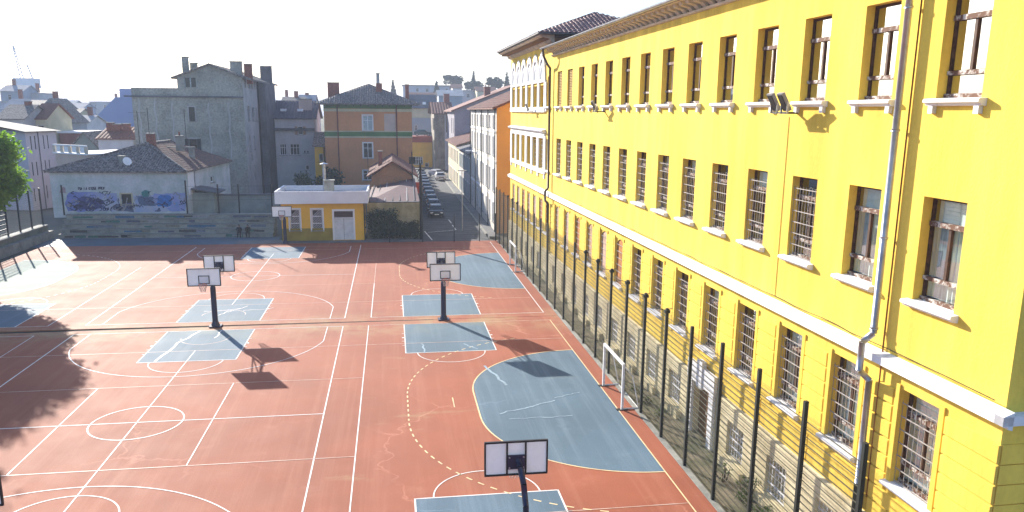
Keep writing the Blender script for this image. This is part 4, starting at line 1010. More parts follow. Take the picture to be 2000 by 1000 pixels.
# ---------------------------------------------------------------- tall grey apartment house
p0, p1 = span(258, 476, 200, 81.0)
gb = Bld('grey_apartment_house', 'tall grey rendered apartment house with blank gable and few windows', p0, p1, 29.0, 0.0, 15.25, W_GREY, 'building')
gb.win_px('f', 368, 209, 382, 237, frame=M_SHUT, pane=M_DGLASS, surround=W_GREYL); gb.win_px('f', 369, 271, 386, 297, frame=M_SHUT, shut=M_SHUT, surround=W_GREYL)
for (u0, v0, u1, v1) in ((483, 207, 488, 236), (492, 210, 497, 236), (499, 211, 502, 236), (486, 265, 490, 297), (495, 266, 499, 292), (491, 303, 494, 312), (487, 322, 491, 350), (496, 322, 500, 350), (507, 240, 511, 262)):
    gb.win_px('r', u0, v0, u1, v1, frame=M_SHUT, pane=M_DGLASS, mull=0, surround=W_GREYL)
gb.side_m = W_GREYL
gb.finish()
MB().box(-.9, gb.W+.02, -.25, 0-.003, 14.05, 14.25).build('cornice_ledge', W_GREYD, gb.t)
a = gb.px('f', 345, 150)[0]; W, D = gb.W, gb.D
up = MB(); zE, zR = 16.75, 18.35
hh = [(gb.px('f', 360, 160)[0], gb.px('f', 385, 182)[0], gb.px('f', 360, 182)[1], gb.px('f', 360, 160)[1])]
holes_wall(up, a, W, 15.25, zE, [(hh[0][0], hh[0][1], 15.4, zE-.15)], .3, lambda s, d, z: (s, d, z))
up.poly([(a, 0, zE), (W, 0, zE), ((a+W)/2, 0, zR)]); up.quad((a, 0, 15.25), (a, D, 15.25), (a, D, zE), (a, 0, zE))
rh = [(t0, t0+1.1, 15.4, 16.5) for t0 in (1.5, 4.6, 7.0, 9.4)]
up.build('upper_wall', W_GREY, gb.t); holes_wall(MB(), 0, D, 15.25, zE, rh, .3, lambda s, d, z: (W-d, s, z)).build('upper_side_wall', W_GREYL, gb.t)
o_ = MB().box(hh[0][0], hh[0][1], .15, .2, 15.4, zE-.15).build('window', M_DGLASS, gb.t)
for k in (0, .5, 1): x = hh[0][0]+(hh[0][1]-hh[0][0])*k; MB().box(x-.07, x+.07, .08, .15, 15.4, zE-.15).build('frame', M_SHUTG, o_)
for r_ in rh: MB().box(W-.2, W-.15, r_[0], r_[1], r_[2], r_[3]).build('window', M_DGLASS, gb.t)
mb = MB(); o = .7
for P in ([(a-o, D+.3, zE-.15), (a-o, -o*.6, zE-.15), ((a+W)/2, -o*.6, zR+.1), ((a+W)/2, D+.3, zR+.1)], [((a+W)/2, D+.3, zR+.1), ((a+W)/2, -o*.6, zR+.1), (W+o, -o*.6, zE-.15), (W+o, D+.3, zE-.15)]):
    tile_facet(mb, P, .5, 1.0, .07, True); mb.poly([(x, y, z-.16) for x, y, z in P])
    for i in range(4): p, q = P[i], P[(i+1) % 4]; mb.quad(p, q, (q[0], q[1], q[2]-.16), (p[0], p[1], p[2]-.16))
tag(mb.build('roof', M_GREYTILE, gb.t), kind='stuff')
MB().box(W+.003, W+1.1, 12.0, 22.5, 0, 16.4).build('stair_tower', W_GREYD, gb.t)
MB().tube((W+.12, 11.6, 16.5), (W+.12, 11.6, 0), .14, n=6).build('downpipe', M_BLACK, gb.t)
gb.chimney(gb.px('f', 356, 140)[0], 2.0, 16.8, 19.3, .75, .7, W_GREY, True); gb.chimney(gb.px('f', 368, 140)[0], 3.4, 16.8, 18.6, .8, .8, W_GREY, True)
antenna(gb.t, gb.px('f', 356, 140)[0], 2.0, 19.3, 20.8, 0); antenna(gb.t, gb.px('f', 363, 140)[0], 2.5, 17.2, 20.2, 1, .8)
gb.chimney(W-1.3, 3.5, 16.2, 18.9, 1.5, .8, W_GREY, True, 0); gb.chimney(W+.2, 3.9, 16.0, 18.6, 1.0, .8, M_BRICK, True); gb.chimney(W+.1, 21, 16.2, 19.2, 1.7, 1.0, W_GREYD, True)
for k, (u, v0, v1) in enumerate(((270, 190, 280), (301, 190, 275), (335, 200, 290), (407, 200, 300), (446, 200, 310))):
    x, z1_ = gb.px('f', u, v0); z0_ = gb.px('f', u, v1)[1]; m = MB(); n = 8
    for i in range(n):
        za, zb = z1_+(z0_-z1_)*i/n, z1_+(z0_-z1_)*(i+1)/n; xa, xb = x+.1*math.sin(i*1.7+k), x+.1*math.sin((i+1)*1.7+k); m.quad((xa-.09, -.01, za), (xa+.09, -.01, za), (xb+.09, -.01, zb), (xb-.09, -.01, zb))
    m.build('plaster_seam', W_GREYL, gb.t)

# ---------------------------------------------------------------- salmon house with green bands
p0, p1 = span(632, 804, 210, 90.0)
ob = Bld('salmon_house', 'salmon-orange house with two green bands and wide tiled hip roof', p0, p1, 13.5, 0.0, 13.5, W_ORANGE, 'house')
wk = dict(surround=M_TRIM, frame=M_TRIM, pane=M_SHUTG)
ob.win_px('f', 708, 225, 728, 255, **wk); ob.win_px('f', 709, 279, 728, 309, surround=M_TRIM); ob.win_px('f', 709, 333, 727, 352, surround=M_TRIM)
ob.finish()
for (v0, v1, m, d) in ((204, 212, W_GREEN, .03), (212.5, 218, W_CREAM, .05), (255.5, 257.5, W_CREAM, .06), (257.7, 266, W_GREEN, .03), (266.3, 269, W_CREAM, .06)):
    z1_, z0_ = ob.px('f', 700, v0)[1], ob.px('f', 700, v1)[1]; MB().box(-d, ob.W+d, -d, -.002, z0_, z1_).build('band', m, ob.t)
    MB().box(ob.W+.002, ob.W+d, -.001, ob.D, z0_, z1_).build('side_band', m, ob.t)
ob.hip(16.55, M_GREYTILE, 1.25, 6.4, (.34, .5, .08))
rf = MB().box(-.07, .07, -1.1, 0, 13.12, 13.32).mesh('rafter_end', M_BLACK)
k = .2
while k < ob.W: o = obj('rafter_end', rf, ob.t); o.location = (k, -.01, 0); k += 1.05
for u in (660, 775): x = ob.px('f', u, 250)[0]; MB().tube((x, -.16, 13.3), (x, -.16, 0), .08, n=6).build('downpipe', mat('pipe_maroon', (0.12, 0.02, 0.02), .6, .1, 2), ob.t)
x0, z1_ = ob.px('f', 750, 222); x1, z0_ = ob.px('f', 773, 256); MB().box(x0, x1, -.02, -.001, z0_, z1_).build('repaired_patch', W_PINK, ob.t)
c = ob.chimney(ob.px('f', 647, 180)[0], 5, 13.8, 16.6, 1.7, .9, M_BRICK, True)
c = ob.chimney(ob.px('f', 740, 180)[0], 3.6, 14.6, 16.6, .9, .8, M_BRICK, False); ob.chimney(ob.px('f', 737.5, 160)[0], 3.65, 16.6, 18.0, .5, .5, W_GREYL, True)
ob.chimney(ob.px('f', 796, 180)[0], 3.6, 14.0, 16.4, .55, .55, M_BRICK, True)

# ---------------------------------------------------------------- small gabled outbuilding, lean-to, garden wall
p0, p1 = span(727, 808, 386, 63.0)
gg = Bld('gabled_outbuilding', 'small salmon gabled outbuilding below the salmon house', p0, p1, 16, 0, 4.95, mat('wall_salmon_worn', (0.40, 0.20, 0.11), .95, .1, .5, fine=.2, col2=(0.26, 0.15, 0.09), thr=(.38, .55)), 'shed')
gg.finish(); gg.gable('y', 6.75, M_REDTILE, .55, (.35, .5, .05, True)); gg.chimney(1.0, 5, 5.0, 7.6, .45, .45, M_BRICK, True); antenna(gg.t, -.5, 4, 4.6, 7.8, 1, .6)
q0, q1 = span(716, 820, 391, 48.4)
lw = Bld('garden_wall', 'stained beige garden wall beside the yellow hut', q0, q1, .4, -.1, 3.5, W_BEIGE, 'wall'); lw.finish(); MB().box(-.05, lw.W+.05, -.06, .46, 3.6, 3.68).build('coping', W_GREYD, lw.t)
lt = thing('lean_to_roof', 'dark red sheet lean-to roof between garden wall and gabled outbuilding', 'roof', (q0[0], 48.9, 3.4))
mb = MB(); P = [(0, 0, .15), (lw.W, 0, .15), (lw.W-.1, 13.8, 1.35), (0.2, 13.8, .35)]; mb.poly(P); mb.poly([(x, y, z-.12) for x, y, z in P])
for i in range(4): p, q = P[i], P[(i+1) % 4]; mb.quad(p, q, (q[0], q[1], q[2]-.12), (p[0], p[1], p[2]-.12))
mb.build('roof_sheet', mat('sheet_maroon', (0.12, 0.05, 0.055), .7, .2, 1, fine=.2), lt)
for k in range(7): x = .3+k*.75; MB().tube((x, .1, .2), (x+.2, 13.6, .35+1.0*x/lw.W+.12), .05, n=5).build('sheet_seam', W_GREYL if k in (2, 5) else W_GREYD, lt)
for x_ in (.15, lw.W-.15):
    for y_ in (.3, 13.3): MB().box(x_-.08, x_+.08, y_-.08, y_+.08, -3.45, .12 if y_ < 1 else .3).build('roof_post', W_GREYD, lt)

# ---------------------------------------------------------------- foliage
def leaf_mat(name, a, b, trans=.35):
    m = bpy.data.materials.new(name); m.use_nodes = True; nt = m.node_tree; N = nt.nodes; L = nt.links
    pb = N['Principled BSDF']; pb.inputs['Roughness'].default_value = .55; pb.inputs['Specular IOR Level'].default_value = .25
    tc = N.new('ShaderNodeTexCoord'); n = N.new('ShaderNodeTexNoise'); n.inputs['Scale'].default_value = .9; n.inputs['Detail'].default_value = 5; L.new(tc.outputs['Object'], n.inputs['Vector'])
    rp = N.new('ShaderNodeValToRGB'); rp.color_ramp.elements[0].position = .35; rp.color_ramp.elements[1].position = .65; rp.color_ramp.elements[0].color = (*a, 1); rp.color_ramp.elements[1].color = (*b, 1)
    L.new(n.outputs['Fac'], rp.inputs['Fac']); L.new(rp.outputs[0], pb.inputs['Base Color'])
    tr = N.new('ShaderNodeBsdfTranslucent'); L.new(rp.outputs[0], tr.inputs['Color']); mx = N.new('ShaderNodeMixShader'); mx.inputs[0].default_value = trans
    L.new(pb.outputs[0], mx.inputs[1]); L.new(tr.outputs[0], mx.inputs[2]); L.new(mx.outputs[0], N['Material Output'].inputs[0])
    return m
L_TREE = leaf_mat('leaves_bright', (0.10, 0.22, 0.015), (0.22, 0.38, 0.03), .6)
L_DARK = leaf_mat('leaves_dark', (0.018, 0.035, 0.014), (0.035, 0.065, 0.02), .2)
L_CYP = leaf_mat('leaves_cypress', (0.02, 0.035, 0.02), (0.035, 0.055, 0.03), .1)
L_WEED = leaf_mat('leaves_weed', (0.05, 0.10, 0.02), (0.12, 0.16, 0.04), .3)
M_BARK = mat('bark', (0.10, 0.075, 0.055), .95, .25, 4, bump=.5)
def leaf_cloud(clumps, per, size, seed, m, name, parent, squash=.8, kind=None):
    r = np.random.RandomState(seed); V = []; Fc = []
    cs = []
    for (cx, cy, cz, rad) in clumps:
        n = int(per*rad*rad); d = r.normal(size=(n, 3)); d /= np.linalg.norm(d, axis=1)[:, None]
        rr = rad*(.45+.55*r.rand(n)**.5)*(1+.18*r.randn(n)); p = d*rr[:, None]; p[:, 2] *= squash; cs.append(p+np.array([cx, cy, cz]))
    P = np.concatenate(cs); n = len(P)
    a = r.normal(size=(n, 3)); a /= np.linalg.norm(a, axis=1)[:, None]; b = np.cross(a, r.normal(size=(n, 3))); b /= np.linalg.norm(b, axis=1)[:, None]
    s = size*(.6+.8*r.rand(n))[:, None]
    V = np.stack([P-a*s, P+b*s*.5, P+a*s, P-b*s*.5], 1).reshape(-1, 3)
    Fc = np.arange(4*n).reshape(-1, 4)
    me = bpy.data.meshes.new(name); me.from_pydata(V.tolist(), [], Fc.tolist()); me.materials.append(m); me.update()
    o = obj(name, me, parent)
    if kind: o['kind'] = kind
    return o
def tree(label, x, y, z0, htrunk, R_, zc, per, size, seed, m=L_TREE, group='trees left of the courts', nclump=26, name='leafy_tree', flat=.75):
    r = random.Random(seed); t = thing(name, label, 'tree', (x, y, z0), 0, group)
    tk = MB(); tk.tube((0, 0, -.1), (.1, .05, htrunk*.55), .32*R_/5, .24*R_/5, n=9); tk.tube((.1, .05, htrunk*.55), (0, 0, htrunk), .24*R_/5, .19*R_/5, n=9)
    cl = []
    for k in range(nclump):
        a = r.uniform(0, 2*PI); q = math.sqrt(r.random())*.82; el = r.uniform(-.75, .9)
        c = (R_*q*math.cos(a), R_*q*math.sin(a), zc-z0+R_*flat*el*math.sqrt(max(0, 1-q*q))); cl.append((*c, R_*r.uniform(.2, .34)))
        if k % 2 == 0: p = Vector((0, 0, htrunk*.9)); mid = (p+Vector(c))/2+Vector((0, 0, .3)); tk.tube(p, mid, .12*R_/5, .07*R_/5, n=5); tk.tube(mid, c, .07*R_/5, .025*R_/5, n=5)
    tk.build('trunk', M_BARK, t)
    leaf_cloud(cl, per, size, seed, m, 'crown', t)
    return t
def shrub(label, x, y, z0, w, d, h, seed, m=L_DARK, per=260, size=.09, cat='shrub', name='shrub', group=None, n=14):
    r = random.Random(seed); t = thing(name, label, cat, (x, y, z0), 0, group); st = MB(); cl = []
    for k in range(n):
        c = (r.uniform(-w, w)*.75, r.uniform(-d, d)*.75, r.uniform(.2, .85)*h); cl.append((*c, r.uniform(.22, .4)*min(w, h))); st.tube((c[0]*.4, c[1]*.4, 0), c, .03, .012, n=4)
    st.build('stems', M_BARK, t)['kind'] = 'stuff'; leaf_cloud(cl, per, size, seed, m, 'leaves', t); return t
tree('bright green leafy tree at the left picture edge', -22.0, 29.8, -.1, 4.5, 5.5, 8.1, 640, .17, 11, nclump=36)
tree('leafy tree left of the near court, outside the picture', -21.8, 20.5, -.1, 4.5, 5.6, 8.2, 420, .20, 12, nclump=30)
tree('leafy tree left of the front court, outside the picture', -21.5, 12.0, -.1, 4.5, 5.4, 8.4, 420, .20, 13, nclump=30)
shrub('dark straggly shrub against the beige garden wall', 9.7, 47.7, 0, 1.9, .5, 3.0, 21, n=22, per=330, size=.10)
shrub('low dark hedge at the foot of the garden wall', 10.9, 47.2, 0, 2.8, .6, 1.7, 22, n=44, per=420, size=.11, name='hedge', cat='hedge')
shrub('dark evergreen shrub in the yard behind the hut', 1.2, 76, 0, 3.2, 1.5, 5.4, 23, n=22, per=90, size=.22)
for k, (x, y, w_) in enumerate(((22.0, -9.6, .5), (21.9, -11.0, .55), (22.05, -12.4, .5), (21.85, -8.2, .35), (21.6, -2.0, .3), (21.5, -.4, .35), (21.55, 1.1, .3))):
    shrub(('weed clump by the plinth, nearest the door' if k == 3 else ('weed clump by the plinth, second nearest to the wooden door', 'weed clump in the middle of three along the school plinth', 'thick weed clump low at the plinth nearest the camera')[k]) if k < 4 else ('low weeds at the fence foot, nearest end of the near goal', 'low weeds at the fence foot behind the near goal', 'low weeds at the fence foot, far end of the near goal')[k-4], x, y, -.05, w_, w_*.8, .75 if k < 4 else .3, 30+k, L_WEED, 900, .05, 'weeds', 'weed_clump', 'weeds between fence and school' if k < 4 else 'weeds beside the near goal', 10)

# ---------------------------------------------------------------- rear and left fences, retaining wall
rfz = thing('rear_fence', 'thin wire fence across the street end of the court', 'fence', (0, 44.75, 0))
px_ = [10.2, 13.4, 16.5, 19.0, 20.6]
for k, x in enumerate(px_):
    MB().tube((x, 0, 0), (x, 0, 2.75), .045, n=6).build('post', M_GREENM, rfz)
    if k:
        mb = MB(); x0 = px_[k-1]
        for z in np.arange(.1, 2.7, .2): mb.wire((x0, 0, z), (x, 0, z), .006)
        xx = x0
        while xx < x: mb.wire((xx, 0, .1), (xx, 0, 2.7), .0035); xx += .1
        tag(mb.build('wire_panel', M_GREENM, rfz), kind='stuff')
tall = thing('utility_pole', 'thick dark pole between garden wall and street', 'pole', (13.35, 46.2, 0))  # dark utility pole, carries no lamp
MB().tube((0, 0, 0), (0, 0, 6.4), .16, .13, n=10).build('pole', M_BLACK, tall); MB().tube((0, 0, 6.4), (0, 0, 7.6), .12, .1, n=8).build('pole_top', M_BLACK, tall)
MB().box(-.5, .5, -.05, .05, 6.9, 6.98).build('crossarm', M_BLACK, tall)
t2 = thing('sign_pole', 'thin dark pole with bracket behind the thick dark pole', 'pole', (12.9, 60.0, 0)); MB().tube((0, 0, 0), (0, 0, 8.0), .07, n=8).build('pole', M_BLACK, t2); MB().box(-.35, .35, -.03, .03, 6.6, 7.4).build('sign_back', M_BLACK, t2)
rp_ = thing('red_sign_board', 'small red board on a post beside the parked cars', 'sign', (13.6, 62.5, 0)); MB().tube((0, 0, 0), (0, 0, 3.6), .05, n=6).build('post', M_BLACK, rp_); MB().box(-.45, .45, -.06, -.02, 3.0, 4.3).build('board', M_RIM, rp_)
rw = thing('retaining_wall', 'low stained concrete retaining wall along the left court edge', 'wall', (-22.6, 0, 0))
MB().box(-.5, 0, 8, 51, -.1, .75).build('lower_course', M_CONC, rw); MB().box(-1.3, -.5-.003, 8, 51, -.1, 1.25).build('upper_course', mat('wall_mossy', (0.20, 0.21, 0.16), .95, .2, .8, fine=.2), rw); MB().box(-1.35, -.45, 8, 51, 1.251, 1.33).build('coping', M_CONC, rw)
lf = thing('left_fence', 'dark post fence with horizontal rails on the left wall', 'fence', (-23.5, 0, 1.33))
yy = 51.0; k = 0
while yy > 20:
    MB().box(-.06, .06, yy-.05, yy+.05, 0, 3.6).build('post', M_BLACK, lf)
    if k < 12:
        if yy < 46:
            for z in np.arange(.25, 3.5, .42): MB().box(-.02, .02, yy-2.39, yy-.06, z-.035, z+.035).build('rail', M_GREENM if z < 2.9 else M_ZINC, lf)
        mb = MB()
        for z in np.arange(.1, 3.4, .2): mb.wire((.03, yy, z), (.03, yy-2.4, z), .006)
        y_ = yy
        while y_ > yy-2.4: mb.wire((.03, y_, .1), (.03, y_, 3.4), .004); y_ -= .1
        tag(mb.build('wire_panel', M_GREENM, lf), kind='stuff')
    yy -= 2.45; k += 1
ft = thing('terrace_fence', 'tall thin dark posts on top of the bleachers', 'fence', (0, 52.2, 2.1))
for u in (125, 366, 428, 468, 532): x = at(u, 413, 52.2).x; MB().box(x-.06, x+.06, -.06, .06, 0, 3.0 if u != 366 else 3.4).build('post', M_BLACK, ft)
for z in (1.4, 2.8): MB().wire((at(366, 413, 52.2).x, 0, z), (at(532, 413, 52.2).x, 0, z), .015).build('top_wire', M_BLACK, ft)

# ---------------------------------------------------------------- houses along the street, right side (they face the street)
def street_house(name, label, x, y0, y1, zt, depth, wm, **k):
    """front faces -x (the street): runs from the far end y1 to the near end y0"""
    return Bld(name, label, (x, y1), (x, y0), depth, 0, zt, wm, **k)
SX = 21.32
h1 = street_house('white_town_house', 'tall white town house with bright orange gable end beside the school', SX, 49.6, 76.5, 12.9, 13, mat('wall_warm_white', (0.70, 0.65, 0.57), .92, .1, .3, fine=.1))
for k in range(8):
    a = 1.6+k*3.15
    for z0, z1 in ((.9, 3.0), (4.2, 6.6), (8.0, 10.0), (10.9, 12.2)): h1.win('f', a, a+1.05, z0, z1, frame=M_SHUT if k % 3 else M_TRIM, pane=M_DGLASS, surround=M_TRIM, sill=True)
h1.finish()
for z in (3.6, 7.3, 10.4): MB().box(0, h1.W, -.1, -.002, z, z+.18).build('string_course', M_TRIM, h1.t)
MB().poly([(h1.W+.012, 0, 0), (h1.W+.012, 13, 0), (h1.W+.012, 13, 12.9), (h1.W+.012, 6.5, 15.6), (h1.W+.012, 0, 12.9)]).build('orange_gable_render', W_BRIGHTO, h1.t)
h1.gable('x', 15.7, M_REDTILE, .5, (.5, .8, .06, True))
for a in (.3, 6.9, 14.0, 20.5, 26.5): MB().tube((a, -.14, 12.8), (a, -.14, 0), .06, n=6).build('downpipe', M_GREENM, h1.t)
h2 = street_house('blue_grey_town_house', 'low blue-grey town house with shuttered windows down the street', SX, 76.6, 96, 6.9, 11, mat('wall_pale_putty', (0.52, 0.51, 0.50), .92, .1, .3, fine=.1))
for k in range(6):
    for z0, z1 in ((.5, 2.6), (4.1, 6.1)): h2.win('f', 1.2+k*3.1, 2.3+k*3.1, z0, z1, pane=M_DGLASS, frame=M_SHUT, shut=M_SHUTG, surround=M_TRIM)
h2.finish(); h2.gable('x', 8.4, W_GREYD, .5)
h3 = street_house('cream_town_house', 'low cream town house with red tile roof down the street', SX, 96.1, 121, 7.2, 11, W_CREAM)
for k in range(7):
    for z0, z1 in ((.5, 2.6), (4.2, 6.2)): h3.win('f', 1.2+k*3.3, 2.3+k*3.3, z0, z1, pane=M_DGLASS, frame=M_TRIM, surround=M_TRIM)
h3.finish(); h3.gable('x', 9.0, M_REDTILE, .5, (.6, 1.2, .06, False))
h4 = Bld('mauve_gable_house', 'tall house with blank mauve-grey side wall and pink verge', (SX+1.2, 121.2), (SX+13, 121.2), 20, 0, 12.6, W_MAUVE)
h4.win('l', 2, 3.4, 8.5, 11.2, pane=M_DGLASS, frame=M_SHUT); h4.win('l', 6, 7.4, 8.5, 11.2, pane=M_DGLASS, frame=M_SHUT); h4.win('l', 2, 3.4, 3.5, 6.2, pane=M_DGLASS)
h4.finish(); mb = MB().prism([(-.6, 12.4), (12.4, 17.6), (12.4, 17.8), (-.6, 12.65)], -.5, 20.5, lambda a, b, c: (b, a, c)); mb.build('roof', M_REDTILE, h4.t); MB().poly([(0, -.01, 12.6), (11.8, -.01, 12.6), (11.8, -.01, 17.35)]).build('gable_wall', W_MAUVE, h4.t)
h4.chimney(7, 6, 14, 17.2, 1.2, .8, M_BRICK, True, 2)
h5 = Bld('stone_corner_house', 'corner house with rough stone front and white strip closing the street', span(849, 881, 330, 141)[0], span(849, 881, 330, 141)[1], 14, 0, at(860, 222, 141).z, W_STONE)
h5.win('l', 1, 2.6, 8.6, 11.0, pane=M_DGLASS, shut=M_SHUT); h5.win('l', 1, 2.6, 4.2, 6.4, pane=M_DGLASS, shut=M_SHUT); h5.win('l', 5, 6.6, 8.6, 11.0, pane=M_DGLASS)
h5.win_px('f', 872.5, 238, 875.5, 256, pane=M_DGLASS, mull=0); h5.side_m = W_WHITE; h5.finish()
x_ = h5.px('f', 869, 300)[0]; z_ = h5.px('f', 869, 258)[1]
MB().box(x_, h5.W+.05, -.06, -.004, 0, z_).build('white_render', W_WHITE, h5.t); MB().box(x_, x_+.25, -.07, -.004, z_+.002, h5.h).build('white_quoin', W_WHITE, h5.t)
h5.gable('x', at(880, 200, 148).z, M_REDTILE, .5, (.6, 1.2, .06, False)); h5.chimney(h5.W*.9, 7, h5.z1, h5.z1+4.2, 1.2, .9, M_BRICK, True)
# houses that close the street on the left
p0, p1 = span(806, 846, 330, 150)
s1 = Bld('yellow_shop_house', 'yellow house with red parapet and white windows at the street end', p0, p1, 6, 0, 5.6, W_OCHRE)
s1.win_px('f', 808, 306, 826, 321, mull=3); s1.win_px('f', 830, 318, 838, 332, pane=M_DGLASS, mull=0); s1.finish(); MB().box(-.3, s1.W+.3, -.4, 6.2, 5.6, 6.9).build('red_parapet', mat('parapet_red', (0.36, 0.06, 0.03), .8, .15, 1), s1.t)
p0, p1 = span(800, 850, 300, 163)
s2 = Bld('blue_yellow_house', 'blue-grey house with yellow upper storey behind the roof car park', p0, p1, 12, 0, 13.2, W_BLUEG)
s2.win_px('f', 809, 244, 816, 256, frame=M_TRIM); s2.win_px('f', 827, 255, 834, 268, frame=M_TRIM); s2.win_px('f', 808, 268, 814, 277); s2.finish(); MB().box(-.05, s2.W+.05, -.08, -.004, 10.9, 13.2).build('upper_storey_render', W_CREAM, s2.t); s2.gable('x', 16.4, W_GREYD, .6)
MB().box(s2.W*.2, s2.W*.32, .5, 1.6, 14.0, 14.6).build('skylight', M_BOARD, s2.t); MB().box(s2.W*.55, s2.W*.67, .5, 1.6, 14.0, 14.6).build('skylight', M_BOARD, s2.t)
# white house between the grey and the salmon one
p0, p1 = span(541, 618, 330, 100)
wh = Bld('white_rear_house', 'white rear house with large gridded windows between grey and salmon houses', p0, p1, 12, 0, 11.2, W_WHITE)
for (u0, v0, u1, v1) in ((546, 281, 560, 303), (566, 281, 586, 303)): wh.win_px('f', u0, v0, u1, v1, mull=2)
wh.win_px('f', 581, 247, 592, 263, mull=0, pane=M_DGLASS, shut=M_BOARDW[1]); wh.win_px('f', 593, 294, 597, 299, mull=0); wh.win_px('f', 599, 294, 603, 299, mull=0); wh.win_px('f', 597, 323, 604, 332, mull=0); wh.finish()
wh.gable('x', 14.0, mat('slate_violet', (0.11, 0.09, 0.12), .8, .2, 3, fine=.2), .4, (.5, .8, .05, True)); MB().box(0, wh.W, -.5, -.003, 9.3, 9.7).build('eave_box', W_GREYD, wh.t)
for k in (.12, .55): MB().box(wh.W*k, wh.W*k+.9, 2.0, 3.0, 12.3, 12.7).build('skylight', M_BOARD, wh.t)
wh.chimney(wh.W*.75, 3.0, 11.5, 14.2, 2.0, 1.0, W_PINK, True)
w2 = Bld('yellow_annex', 'narrow ochre annex squeezed beside the salmon house', span(616, 633, 330, 93)[0], span(616, 633, 330, 93)[1], 9, 0, 7.2, W_OCHRE, 'house'); w2.win_px('f', 623, 300, 632, 315, mull=0, pane=M_DGLASS); w2.finish(); w2.gable('x', 9.2, M_GREYTILE, .3)
# ---------------------------------------------------------------- houses on the left
p0 = at(48, 257, 74); p1 = at(108, 253, 79)
lv = Bld('lavender_office_block', 'three-storey lavender block with paired narrow windows beside the tree', (p0.x, p0.y), (p1.x, p1.y), 12, 0, p0.z, W_LAV, 'building')
for (u0, v0, u1, v1) in ((58, 266, 63.5, 293), (66, 265, 71.5, 292), (83, 264, 88, 291), (91, 264, 96, 290), (61.5, 316.5, 67, 343.5), (70, 316, 75.5, 343), (87, 313, 91.5, 334), (95, 312, 99, 332), (65.5, 368, 71, 394), (73.5, 367, 79, 393), (90, 362, 95, 388)): lv.win_px('f', u0, v0, u1, v1, pane=M_DGLASS, frame=M_SHUT, mull=0, recess=.05, sill=False)
lv.finish(); mb = MB(); W, D, h = lv.W, lv.D, lv.h; o = .5
mb.poly([(-o, -o, h), (W+o, -o, h), (W*.75, D*.6, h+1.3), (-o, D*.6, h+1.3)]); mb.poly([(-o, -o, h-.12), (W+o, -o, h-.12), (W+o, D, h-.12), (-o, D, h-.12)]); mb.poly([(W+o, -o, h), (W+o, D, h), (W*.75, D*.6, h+1.3)]); mb.build('roof', mat('roof_sheet_grey', (0.13, 0.135, 0.14), .85, .15, 1), lv.t)
x = lv.px('f', 77, 300)[0]; MB().tube((x, -.1, h), (x, -.1, 0), .06, n=6).build('downpipe', W_GREYD, lv.t)
MB().box(-.3, W*.55, D*.62, D, h-.5, h+2.3).build('roof_penthouse', W_GREYL, lv.t)
p0 = at(107, 290, 70); p1 = at(168, 285, 66)
tr_ = Bld('terrace_house', 'pinkish house with white balustraded roof terrace behind the graffiti house', (p0.x, p0.y), (p1.x, p1.y), 9, 0, at(160, 303, 66).z, W_PINK); tr_.finish()
MB().box(-.2, tr_.W+.2, -.2, 9, tr_.h, tr_.h+.15).build('terrace_slab', M_TRIM, tr_.t); MB().box(-.15, tr_.W+.15, -.15, .05, tr_.h+.95, tr_.h+1.1).build('terrace_rail', M_TRIM, tr_.t)
for k in range(5): MB().box(tr_.W*k/4-.25, tr_.W*k/4+.25, -.12, .04, tr_.h+.15, tr_.h+.95).build('terrace_pier', M_TRIM2, tr_.t)
for k in range(4): MB().box(tr_.W*(k+.2)/4+.12, tr_.W*(k+.95)/4-.2, -.06, -.02, tr_.h+.2, tr_.h+.9).build('terrace_panel', M_TRIM, tr_.t)
p0, p1 = span(193, 262, 290, 84)
wr = Bld('white_chimney_house', 'white house with red roof and cluster of red chimneys behind graffiti house', p0, p1, 10, 0, at(193, 262, 84).z-.6, W_WHITE); wr.finish(); wr.gable('x', at(200, 248, 88).z, M_REDTILE, .3, (.5, .8, .06, False))
for u, v in ((200, 240), (214, 243), (232, 242)): wr.chimney(wr.px('f', u, 260)[0], 3.5, wr.h-.3, at(u, v, 88).z, .9, .8, M_BRICK, True)
p0, p1 = span(118, 166, 280, 100); rb_ = Bld('red_brick_house', 'dull red walled house behind the balustraded terrace', p0, p1, 8, 0, at(120, 260, 100).z, mat('wall_dull_red', (0.30, 0.12, 0.10), .95, .15, .4)); rb_.win('f', rb_.W*.55, rb_.W*.8, 4, 6, pane=M_DGLASS); rb_.finish(); rb_.flat(M_TRIM, .3, .25)
p0, p1 = span(140, 193, 300, 92); gt = Bld('green_roof_house', 'house with weathered mossy roof left of the red chimneys', p0, p1, 9, 0, at(140, 290, 92).z, mat('wall_green_grey', (0.22, 0.26, 0.24), .95, .15, .4)); gt.finish(); gt.gable('y', at(170, 258, 92).z, M_GREYTILE, .3, (.5, .9, .06, True))
M_WAREH = mat('wall_haze_blue', (0.16, 0.24, 0.46), .9, .06, .1)  # blue of the distance haze is put into the wall colour
p0, p1 = span(160, 262, 280, 175); bw = Bld('hazy_warehouse', 'large hazy blue gabled warehouse left of the grey apartment house', p0, p1, 50, 0, at(165, 258, 175).z, M_WAREH, 'warehouse'); bw.finish(); h_, W_ = bw.h, bw.W
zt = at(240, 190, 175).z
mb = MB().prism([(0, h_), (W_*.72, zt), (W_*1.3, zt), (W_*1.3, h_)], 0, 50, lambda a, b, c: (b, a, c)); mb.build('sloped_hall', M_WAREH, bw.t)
MB().box(W_*.68, W_*1.3, 5, 40, zt, at(235, 173, 180).z).build('roof_tower', mat('tower_haze_blue', (0.26, 0.31, 0.50), .9, .06, .1), bw.t)  # tower colour carries a paler haze tint

